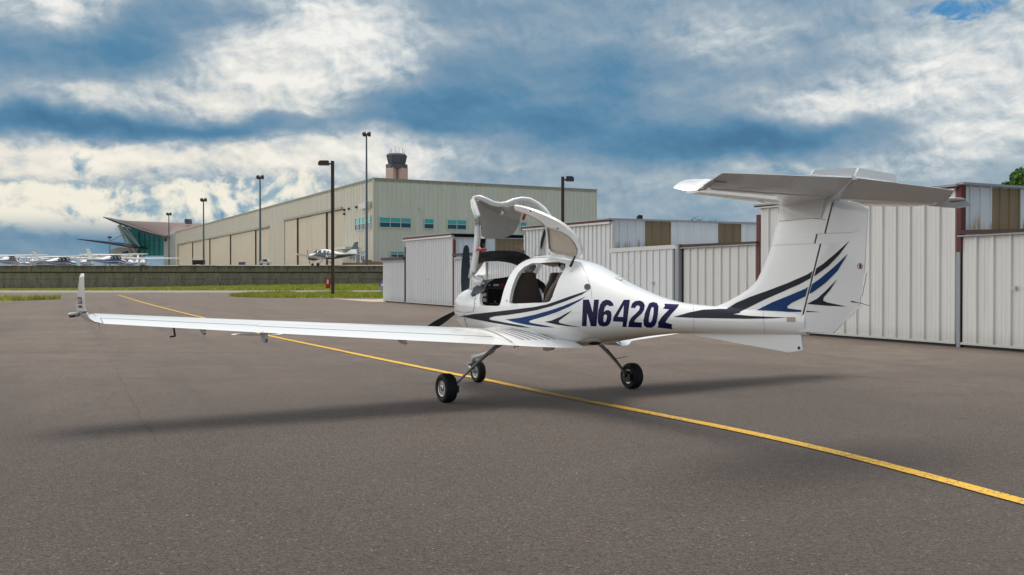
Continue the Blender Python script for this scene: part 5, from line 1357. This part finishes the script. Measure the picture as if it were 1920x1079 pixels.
# registration letters, traced outline by outline
LET = {
 'N': ([(1018, 185), (1066, 184), (1098, 290), (1108, 184), (1148, 184), (1128, 402), (1082, 402), (1052, 292), (1046, 402), (1008, 401)], []),
 '6': ([(1268, 235), (1262, 212), (1238, 190), (1208, 184), (1178, 196), (1158, 224), (1144, 275), (1138, 330), (1140, 372), (1152, 396), (1180, 404), (1214, 400), (1236, 382), (1248, 350), (1252, 305), (1246, 282), (1228, 270), (1206, 272), (1188, 284), (1194, 252), (1206, 232), (1222, 228), (1232, 238)],
       [[(1186, 330), (1190, 310), (1204, 304), (1214, 314), (1212, 342), (1204, 362), (1192, 370), (1184, 358)]]),
 '4': ([(1352, 186), (1402, 186), (1384, 322), (1378, 368), (1374, 408), (1340, 407), (1344, 366), (1262, 362), (1266, 330)],
       [[(1352, 228), (1346, 326), (1300, 324)]]),
 '2': ([(1408, 250), (1420, 216), (1446, 196), (1482, 192), (1510, 204), (1524, 232), (1518, 268), (1498, 298), (1466, 328), (1444, 350), (1436, 366), (1502, 372), (1500, 412), (1388, 408), (1394, 366), (1414, 330), (1452, 296), (1478, 268), (1484, 244), (1470, 230), (1454, 236), (1444, 254)], []),
 '0': ([(1548, 240), (1560, 214), (1590, 204), (1622, 212), (1636, 240), (1632, 300), (1620, 366), (1606, 396), (1578, 414), (1538, 412), (1516, 396), (1512, 356), (1524, 296)],
       [[(1588, 244), (1596, 252), (1594, 300), (1582, 356), (1570, 372), (1556, 366), (1556, 340), (1568, 280), (1578, 250)]]),
 'Z': ([(1686, 218), (1804, 224), (1794, 246), (1742, 300), (1706, 346), (1692, 370), (1748, 386), (1750, 426), (1630, 412), (1632, 374), (1662, 326), (1700, 286), (1724, 264), (1674, 258)], []),
}
for kx, (o_, h_) in LET.items():
    decal(q4(o_), 'navy', 'registration_letter', None, [q4(h) for h in h_], 5)
# tail graphics
q2 = lambda L_: Zs(L_, 1240, 290, 2.6967)
T1 = [(62, 822), (130, 804), (200, 788), (270, 782), (330, 780), (372, 792), (420, 800), (352, 806), (440, 818), (560, 824), (640, 826), (560, 830), (440, 831), (300, 828), (180, 826)]
def split_decal(pts, mat, name='stripe'):
    """cut a tail stripe where the rudder gap crosses it"""
    def gapx(y): return 1495 + (620 - y) * .2785 
    L_ = q2(pts)
    def clip(keep):
        out = []
        for i in range(len(L_)):
            a, b = L_[i], L_[(i + 1) % len(L_)]; fa, fb = keep(a), keep(b)
            if fa >= 0: out.append(a)
            if fa * fb < 0:
                t = fa / (fa - fb); out.append((a[0] + (b[0] - a[0]) * t, a[1] + (b[1] - a[1]) * t))
        return out
    A_ = clip(lambda p: gapx(p[1]) - 2.5 - p[0]); B_ = clip(lambda p: p[0] - gapx(p[1]) - 3.4)
    if len(A_) > 2: decal(A_, mat, name, fus, step=4, off=.003)
    if len(B_) > 2: decal(B_, mat, name, rud, step=4, off=.003)
decal(step=4, off=.004, mat='charcoal', outer=q2([(62, 822), (140, 800), (210, 786), (300, 782), (378, 784), (400, 800), (360, 808), (440, 816), (560, 822), (640, 825), (560, 829), (440, 831), (300, 829), (180, 827)]))
split_decal([(330, 782), (380, 750), (450, 720), (540, 688), (640, 650), (740, 606), (820, 552), (880, 502), (952, 436), (900, 506), (850, 560), (780, 612), (700, 656), (600, 700), (520, 735), (440, 775), (390, 800), (352, 800)], 'charcoal')
split_decal([(482, 788), (560, 748), (640, 716), (730, 678), (800, 630), (870, 572), (943, 503), (890, 590), (830, 650), (770, 694), (720, 722), (660, 750), (636, 768), (640, 778), (700, 786), (806, 797), (640, 796)], 'blue')
split_decal([(736, 756), (790, 728), (830, 692), (889, 631), (850, 690), (822, 722), (818, 738), (840, 748), (938, 769), (840, 765)], 'charcoal')
# red-ringed warning mark on the rudder
def ringp(cx, cy, rx, ry, n=20): return [(cx + rx * math.cos(2 * math.pi * i / n), cy + ry * math.sin(2 * math.pi * i / n)) for i in range(n)]
tess(ringp(1612.6, 499.5, 5.0, 5.8), [ringp(1612.6, 499.5, 3.9, 4.6)], lambda a, b: skin(a, b, .002), 'warning_ring', M['red'], rud, 2)
tess([(1610.5, 498), (1613, 495.5), (1615.3, 497), (1614.6, 501), (1615.3, 503), (1610.8, 503), (1611.8, 500.5)], [], lambda a, b: skin(a, b, .002), 'warning_symbol', M['charcoal'], rud, 2)
tess([(1475, 595), (1491.5, 595), (1491.5, 604), (1475, 604)], [], lambda a, b: skin(a, b, .002), 'data_plate', M['liner_tan'], fus, 4)
# panel lines
def line_decal(pts, w=.8, mat='seam', tree=None, par=None, off=.0018):
    m = MB()
    for a, b in zip(pts, pts[1:]):
        n = max(1, int(math.hypot(b[0] - a[0], b[1] - a[1]) / 4)); rows = []
        L_ = math.hypot(b[0] - a[0], b[1] - a[1]) or 1; nx, ny = -(b[1] - a[1]) / L_ * w / 2, (b[0] - a[0]) / L_ * w / 2
        for i in range(n + 1):
            x, y = a[0] + (b[0] - a[0]) * i / n, a[1] + (b[1] - a[1]) * i / n
            p, q = skin(x + nx, y + ny, off, tree), skin(x - nx, y - ny, off, tree)
            if p is not None and q is not None and (p - q).length < .05: rows.append([p, q])
        if len(rows) > 1: m.grid(rows)
    return m.build('panel_line', M[mat], par or fus)
line_decal([(870, 587), (872.5, 604), (876, 613)], .9)
line_decal([(889.5, 577), (887, 585), (872, 586.5)], .9)
line_decal([(1463, 415), (1480, 412), (1500, 409.5), (1512, 408.5), (1528, 410), (1548, 412)], .9)
line_decal([(848, 583), (868, 586)], .8)
line_decal([(898, 536), (893, 548), (890, 562), (889.5, 577)], .7)
line_decal([(1086, 490), (1098, 512), (1108, 540), (1110, 560)], .45)
line_decal([(1300, 572), (1301, 600), (1302, 622)], .45)
line_decal([(1430, 573), (1432, 600), (1434, 624)], .45)
for q in ((852, 578), (858, 582.5), (864, 585.5), (871, 592), (873, 600), (893, 560), (891, 570)):
    p_ = skin(q[0], q[1], .001)
    if p_ is not None: tess(ringp(q[0], q[1], .9, .9, 8), [], lambda a, b: skin(a, b, .002), 'fastener', M['seam'], fus, 1)
# fresh-air grille behind the cabin
tess(ringp(1101.5, 538.5, 5.8, 5.6), [], lambda a, b: skin(a, b, .006), 'air_vent', M['lamp_dark'], fus, 3)
c = skin(950, 564.5, .0); m = MB(); m.lathe([(-.008, .014), (.008, .014)], c, 'x', 12); m.build('door_catch', M['strut'], fus)
# belly scoop, tie ring, fuel drain, antennas
sc_ = tess(ringp(1113, 641.6, 14.5, 4.6, 28), [], lambda a, b: skin(a, b, .012), 'air_scoop', M['paint'], fus, 3, tuple(Vector((.012, 0, .004))))
tess(ringp(1115.5, 642.4, 11.5, 3.0, 28), [], lambda a, b: skin(a, b, .0145), 'scoop_mouth', M['dark'], fus, 3)
a = onx(1018, 650, -.35); m = MB(); m.poly_slab([a, a + Vector((0, -.22, .01)), a + Vector((0, -.19, -.03)), a + Vector((0, -.06, -.055)), a + Vector((0, .0, -.05))], (.05, 0, 0)); m.build('entry_step', M['white_metal'], AC)
a = onx(1161, 641, 0); b = onx(1163.5, 644.5, 0); m = MB(); m.tube([onx(1161, 634, 0), a, b], .006, 6); m.build('fuel_vent', M['lamp_dark'], AC)
a = onx(965, 649, -.4); m = MB(); m.tube([a + Vector((0, 0, .04)), a + Vector((0, 0, -.03))], .010, 8, flat=(1, .5)); m.tube([a + Vector((0, -.07, .03)), a + Vector((0, -.07, -.008))], .022, 10); m.build('drain', M['strut'], AC)
m = MB(); m.poly_slab([(-.006, -1.58, 1.58), (-.006, -1.69, 1.55), (-.006, -1.665, 1.615), (-.006, -1.63, 1.63)], (.012, 0, 0)); m.tube([(0, -1.60, 1.60), (0, -1.72, 1.57)], .014, 6); m.build('antenna', M['paint'], AC)
a = onx(1169, 518); b = onx(1206, 463); m = MB(); m.tube([a + Vector((0, 0, -.05)), a.lerp(b, .5) + Vector((0, 0, -.004)), b], [.006, .0035, .002], 5); m.build('whip_antenna', M['frame_w'], AC)
# winglet lettering: a dark square with three light letters and a line of small text below
def winglet_decal(fn_name, outer, mat):
    T2 = bvh_of([c for c in wl_.children if c.name.startswith('winglet')])
    tess(outer, [], lambda a, b: skin(a, b, .003, T2), fn_name, M[mat], wl_, 1.5)
winglet_decal('logo_panel', [(145.6, 557.5), (152.6, 557.5), (154.6, 570), (146.8, 570)], 'charcoal')
T2 = bvh_of([c for c in wl_.children if c.name.startswith('winglet')])
def wtxt(polys, mat, name):
    for p in polys: tess(p, [], lambda a, b: skin(a, b, .005, T2), name, M[mat], wl_, 1)
wtxt([[(147.2, 560.2), (148.8, 560.2), (148.8, 561.2), (148.0, 561.2), (148.0, 563.2), (148.8, 563.2), (148.8, 564.2), (148.1, 564.2), (148.1, 566.4), (149.1, 566.4), (149.1, 567.6), (147.6, 567.6)],
      [(149.8, 560.2), (150.9, 560.2), (151.4, 567.6), (150.1, 567.6)], [(151.8, 560.2), (152.6, 560.2), (153.2, 567.6), (152.4, 567.6)]], 'paint', 'logo_letter')
wtxt([[(147 + k * 1.5, 573), (148.1 + k * 1.5, 573), (148.4 + k * 1.5, 577.5), (147.3 + k * 1.5, 577.5)] for k in range(5)], 'charcoal', 'small_letter')

# ==================================================================== other aircraft on the upper apron
def other_plane(px, Y, z, heading, scale, high, body, trim, label, group, seed=0):
    x = (px - 960) / FPX * Y
    o = empty('parked_aircraft', (x, Y, z), label, 'airplane', group, rz=R(heading)); o.scale = (scale,) * 3
    # fuselage (y: nose +2.2 .. tail -5.2)
    T_ = [(2.25, .10, 1.10), (2.2, .34, 1.12), (1.9, .46, 1.14), (1.2, .52, 1.18), (.6, .55, 1.34), (-.4, .56, 1.36), (-1.4, .50, 1.30), (-2.6, .34, 1.28), (-4.0, .20, 1.34), (-5.2, .08, 1.42)]
    tops = {1.2: 1.62, .6: 2.0, -.4: 2.08, -1.4: 1.92, -2.6: 1.62}
    rows = []
    for (y, hw, zc) in T_:
        zt = tops.get(y, zc + hw * .85); zb = (zc - hw * .95) if y > -2 else zc - hw; zb = max(zb, .62)
        rows.append([(hw * math.copysign(abs(math.cos(t)) ** .8, math.cos(t)), y, (zc + (zt - zc) * abs(math.sin(t)) ** .8) if math.sin(t) > 0 else (zc - (zc - zb) * abs(math.sin(t)) ** .8)) for t in [2 * math.pi * k / 20 for k in range(20)]])
    m = MB().grid(rows, close_u=True); m.f += [tuple(range(20)), tuple(range(180, 200))]
    f = m.build('fuselage', M[body], o, smooth=True, auto=60)
    # lower colour panel wrapping the belly, slightly proud
    rows2 = []
    for (y, hw, zc), r in zip(T_[1:], rows[1:]):
        kk = range(10, 20) if True else 0
        rows2.append([(r[k % 20][0] * 1.015, y, (r[k % 20][2] - .012)) for k in ([9, 10] + list(range(11, 20)) + [0, 1] if trim == 'plane_green' else [9, 10, 11, 12])])
    MB().grid(rows2).build('stripe', M[trim], f, smooth=True)
    if trim == 'plane_blue':
        MB().grid([[(-r[k % 20][0] if False else abs(r[k % 20][0]) * 1.015, r[0][1], r[k % 20][2] - .012) for k in (19, 18, 0, 1)] for r in rows[1:]]).build('stripe', M[trim], f, smooth=True)
    # cabin windows
    for s in (-1, 1):
        for (y0, y1, za, zb_) in ((.95, .55, 1.62, 1.92), (.45, -.15, 1.60, 1.95), (-.25, -.85, 1.60, 1.92), (-.95, -1.35, 1.62, 1.84)):
            m = MB(); m.poly_slab([(s * .50, y0, za), (s * .54, y1, za), (s * .43, y1 + .05, zb_), (s * .40, y0 - .12, zb_ - .02)], (s * .03, 0, 0)); m.build('window', M['plane_glass'], f)
    m = MB(); m.poly_slab([(-.36, 1.22, 1.62), (.36, 1.22, 1.62), (.30, .72, 1.98), (-.30, .72, 1.98)], (0, .03, .04)); m.build('windscreen', M['plane_glass'], f)
    wz = 2.10 if high else .92; half = 5.4 if high else 4.9
    for s in (-1, 1):
        m = MB(); rows = []
        for (xx, yl, yt, zz, t) in ((.0 if high else .35, .62, -.95, wz, .15), (half * .55, .58, -.92, wz + (.06 if high else .24), .13), (half - .1, .42, -.70, wz + (.12 if high else .46), .06), (half, .25, -.60, wz + (.13 if high else .48), .02)):
            rows.append([(s * xx, yl - (yl - yt) * a, zz + h * t) for a, h in ((0, 0), (.1, .7), (.3, 1), (.7, .6), (1, .0), (.6, -.6), (.2, -.7))])
        m.grid(rows, close_u=True); m.f += [tuple(range(7)), tuple(range(21, 28))]; m.build('wing', M[body], o, smooth=True, auto=60)
        if high:
            m = MB(); m.tube([(s * .5, .1, .85), (s * 2.6, 0, 2.10)], .05, 6, flat=(1.6, .6)); m.build('wing_strut', M[body], o)
        m = MB(); m.poly_slab([(s * .05, -4.35, 1.38), (s * 1.75, -4.55, 1.40), (s * 1.8, -5.1, 1.40), (s * .05, -5.25, 1.38)], (0, 0, .06)); m.build('tailplane', M[body], o)
        m = MB(); m.tube([(s * .4, -.3, .75), (s * 1.3, -.35, .22)], .05, 6); m.build('landing_gear_leg', M['plane_white'], o)
        m = MB(); m.lathe([(-.07, .10), (-.08, .18), (0, .20), (.08, .18), (.07, .10)], (s * 1.32, -.35, .2), 'x', 14); m.build('wheel', M['rubber'], o, smooth=True)
    m = MB(); m.tube([(0, 1.6, .8), (0, 1.7, .2)], .045, 6); m.build('nose_gear_leg', M['strut'], o)
    m = MB(); m.lathe([(-.05, .09), (-.06, .16), (0, .175), (.06, .16), (.05, .09)], (0, 1.7, .175), 'x', 14); m.build('wheel', M['rubber'], o, smooth=True)
    m = MB(); m.poly_slab([(-.035, -3.5, 1.5), (-.035, -4.35, 1.95), (-.035, -4.75, 2.25), (-.035, -5.2, 2.22), (-.035, -5.25, 1.42)], (.07, 0, 0)); fn = m.build('fin', M[body], o)
    m = MB(); m.poly_slab([(-.04, -4.35, 1.98), (-.04, -4.95, 2.85), (-.04, -5.45, 2.85), (-.04, -5.3, 1.98)], (.08, 0, 0)); m.build('rudder', M[trim if trim == 'plane_green' else body], o)
    m = MB(); m.tube([(0, 2.2, 1.12), (0, 2.5, 1.12)], [.15, .02], 10); m.build('spinner', M['plane_white'], o)
    for a in (70 + seed * 37, 250 + seed * 37):
        d = Vector((math.cos(R(a)), 0, math.sin(R(a)))); c = Vector((0, 2.32, 1.12)); e = Vector((-d.z, 0, d.x)) * .06
        m = MB(); m.poly_slab([c - e, c + d * .9 - e * .7, c + d * .95, c + d * .9 + e * .7, c + e], (0, .02, 0)); m.build('propeller_blade', M['dark'], o)
    return o
gp = other_plane(606, 160, 3.68, 60, 1.38, False, 'plane_white', 'plane_green', 'white and dark green low-wing aircraft parked before the large hangar doors', None, 1)
if 'group' in gp: del gp['group']
gf = [c for c in gp.children if c.name.startswith('fuselage')][0]
# part of its number, readable either side of the lamp post
def text_mesh(body, size):
    cu = bpy.data.curves.new('t', 'FONT'); cu.body = body; cu.size = size; cu.extrude = .004; cu.shear = .25; cu.offset = .012
    t = bpy.data.objects.new('t', cu); scn.collection.objects.link(t); dg_ = bpy.context.evaluated_depsgraph_get(); dg_.update()
    me = bpy.data.meshes.new_from_object(t.evaluated_get(dg_)); bpy.data.objects.remove(t); bpy.data.curves.remove(cu); me.materials.clear(); return me
me = text_mesh('N15306', .50); me.materials.append(M['plane_white'])
t = bpy.data.objects.new('registration_number', me); link(t, gf); t.rotation_euler = (R(90), 0, R(-90)); t.location = (-.56, -.85, 1.02)
t.rotation_euler = (R(90), 0, R(-90 + 5))
HG = 'high-wing aircraft parked behind the retaining wall'
for k, a in enumerate(((19, 156, 2.62, 4, 1.0, 'blue-striped high-wing aircraft seen from behind at the far left edge'),
          (62, 166, 2.62, 24, .95, 'high-wing aircraft second from the left, behind the retaining wall'),
          (118, 160, 2.50, -22, 1.0, 'high-wing aircraft with its wing sloping down to the right, left of the winglet'),
          (160, 172, 2.55, 16, 1.0, 'high-wing aircraft half hidden behind the wall, right of the winglet'),
          (214, 156, 2.62, -16, 1.05, 'blue-striped high-wing aircraft with tall white fin, before the terminal'),
          (268, 168, 2.40, 20, 1.0, 'high-wing aircraft nearest the large hangar, only its wing and roof showing'),
          (90, 178, 2.5, -35, 1.0, 'high-wing aircraft farther back, between the second and third from the left'),
          (240, 180, 2.6, 40, 1.0, 'high-wing aircraft farther back, just below the terminal glass'))):
    other_plane(a[0], a[1], a[2] + .35, a[3], a[4] * 1.12, True, 'plane_white', 'plane_blue', a[5], HG, k)
# ------------------------------------------------------------------ ground equipment on the upper apron
P = at_depth(373, 498, 168)
gc = empty('power_cart', (P.x, 168, 3.85), 'dark ground power cart with a pale railing, before the farther sliding doors', 'equipment cart')
MB().box((-.95, -.5, .25), (.95, .5, 1.0)).build('cabinet', M['dark'], gc)
m = MB()
for q in (-.9, -.3, .3, .9): m.tube([(q, -.45, 1.0), (q, -.45, 1.45)], .025, 5)
m.tube([(-.9, -.45, 1.45), (.9, -.45, 1.45)], .025, 5); m.tube([(-.9, -.45, 1.2), (-2.2, -.45, .3)], .03, 5); m.build('railing', M['frame_w'], gc)
for q in (-.6, .6): m = MB(); m.lathe([(-.06, .2), (.06, .2)], (q, -.45, .2), 'y', 12); m.build('wheel', M['rubber'], gc)
P = at_depth(498, 498, 168)
tg = empty('tow_tractor', (P.x, 168, 3.85), 'small white tow tractor parked left of the green-bellied aircraft', 'tow tractor')
MB().poly_slab([(-.95, -.5, .3), (.95, -.5, .3), (.95, -.5, .75), (.6, -.5, .8), (.45, -.5, 1.15), (-.45, -.5, 1.2), (-.8, -.5, .8), (-.95, -.5, .7)], (0, 1.0, 0)).build('body', M['frame_w'], tg)
MB().poly_slab([(-.3, -.52, .8), (.45, -.52, .78), (.35, -.52, 1.1), (-.3, -.52, 1.1)], (0, .02, 0)).build('window', M['plane_glass'], tg)
for q in (-.6, .6): m = MB(); m.lathe([(-.06, .22), (.06, .22)], (q, -.5, .22), 'y', 12); m.build('wheel', M['rubber'], tg)
P = at_depth(454, 497, 168); m = MB(); m.box((P.x - .5, 167.6, 3.9), (P.x + .5, 168.4, 4.45)); m.box((P.x - .55, 167.55, 4.45), (P.x + .55, 168.45, 4.5))
tag(m.build('equipment_box', M['pole_grey']), 'low grey equipment box behind the retaining wall, left of the tow tractor', 'box')
# ------------------------------------------------------------------ car beside the hangar row
P = at_depth(722, 551.5, 100)
car = empty('parked_car', (P.x + 1.75, 100.9, 0), 'blue grey estate car showing only its tail beside the leftmost hangar', 'car', rz=R(-62))
rows = []
for (y, w_, z0, z1) in ((-2.3, .80, .55, .95), (-2.28, .86, .35, 1.05), (-2.0, .90, .28, 1.12), (-1.0, .92, .28, 1.12), (1.2, .92, .28, 1.08), (2.0, .88, .30, .98), (2.3, .78, .40, .80)):
    rows.append([(-w_, y, z0), (-w_ * 1.02, y, (z0 + z1) / 2), (-w_ * .96, y, z1), (w_ * .96, y, z1), (w_ * 1.02, y, (z0 + z1) / 2), (w_, y, z0)])
m = MB().grid(rows, close_u=True); m.f += [tuple(range(6)), tuple(range(36, 42))]; cb = m.build('body', M['car'], car, smooth=True, auto=40)
rows = [[(-.88, y0, 1.08), (-.70, y1, z_), (.70, y1, z_), (.88, y0, 1.08)] for y0, y1, z_ in ((-2.2, -1.85, 1.60), (-1.4, -1.3, 1.70), (.4, .1, 1.70), (1.35, .75, 1.55))]
m = MB().grid(rows); m.f += [(0, 1, 2, 3), (12, 13, 14, 15)]; m.build('cabin', M['frame_w'] if False else M['car'], car, smooth=True, auto=30)
MB().poly_slab([(-.72, -2.24, 1.14), (.72, -2.24, 1.14), (.60, -1.92, 1.52), (-.60, -1.92, 1.52)], (0, -.02, .01)).build('rear_window', M['car_glass'], car)
for s in (-1, 1):
    MB().box((min(s * .66, s * .9), -2.34, .82), (max(s * .66, s * .9), -2.2, 1.10)).build('tail_light', M['red'], cb)
    for y in (-1.45, 1.5):
        m = MB(); m.lathe([(-.1, .2), (-.11, .32), (.11, .32), (.1, .2)], (s * .84, y, .32), 'x', 18); m.build('wheel', M['rubber'], car, smooth=True, auto=50)
    MB().poly_slab([(s * .875, -1.9, 1.14), (s * .875, 1.1, 1.14), (s * .75, .7, 1.52), (s * .73, -1.6, 1.60)], (s * .012, 0, 0)).build('side_window', M['car_glass'], car)
MB().box((-.26, -2.335, .80), (.26, -2.325, .92)).build('number_plate', M['frame_w'], cb)
# ------------------------------------------------------------------ trees
def tree(x, y, h, r, label, n, seed, z0=0.0):
    rnd = random.Random(seed); o = wroot('broadleaf_tree', (x, y, z0), label, 'tree')
    m = MB(); m.tube([(x, y, z0), (x + .1, y, z0 + h * .3), (x, y + .1, z0 + h * .55)], [.28, .2, .1], 8)
    cl = []
    for k in range(34):
        a = rnd.random() * 6.283; q = rnd.random() ** .6; zz = z0 + h * (.38 + .56 * rnd.random()); rr = r * q * math.sin(math.pi * min(.95, max(.12, (zz - z0) / h * 1.05 - .12))) ** .5
        c = Vector((x + rr * math.cos(a), y + rr * math.sin(a), zz)); cl.append((c, r * rnd.uniform(.20, .36)))
        if k < 14: m.tube([(x, y, z0 + h * .4), ((x + c.x) / 2, (y + c.y) / 2, (z0 + h * .4 + c.z) / 2 + .2), c], [.07, .04, .015], 5)
    m.build('trunk', M['bark'], o)
    vs = []; fs = []
    for i in range(n):
        c, cr = cl[rnd.randrange(len(cl))]; d = Vector((rnd.gauss(0, 1), rnd.gauss(0, 1), rnd.gauss(0, .8))).normalized() * cr * rnd.random() ** .4; p = c + d
        a = Vector((rnd.gauss(0, 1), rnd.gauss(0, 1), rnd.gauss(0, 1))).normalized(); b = a.cross(Vector((rnd.gauss(0, 1), rnd.gauss(0, 1), rnd.gauss(0, 1)))).normalized(); w_ = rnd.uniform(.06, .12); k = len(vs)
        vs += [p - a * w_, p + b * w_ * .6, p + a * w_, p - b * w_ * .6]; fs.append((k, k + 1, k + 2, k + 3))
    me = bpy.data.meshes.new('crown'); me.from_pydata(vs, [], fs); me.materials.append(M['leaf']); link(bpy.data.objects.new('crown', me), o)
P = at_depth(1930, 322, 42); tree(P.x, 42, P.z + .15, 1.9, 'green broadleaf tree rising behind the hangar row at the right edge', 16000, 3)
P = at_depth(1307, 411.5, 110); tree(P.x, 110, P.z + .05, 3.0, 'distant tree top just showing above the hangar roof', 3000, 5)
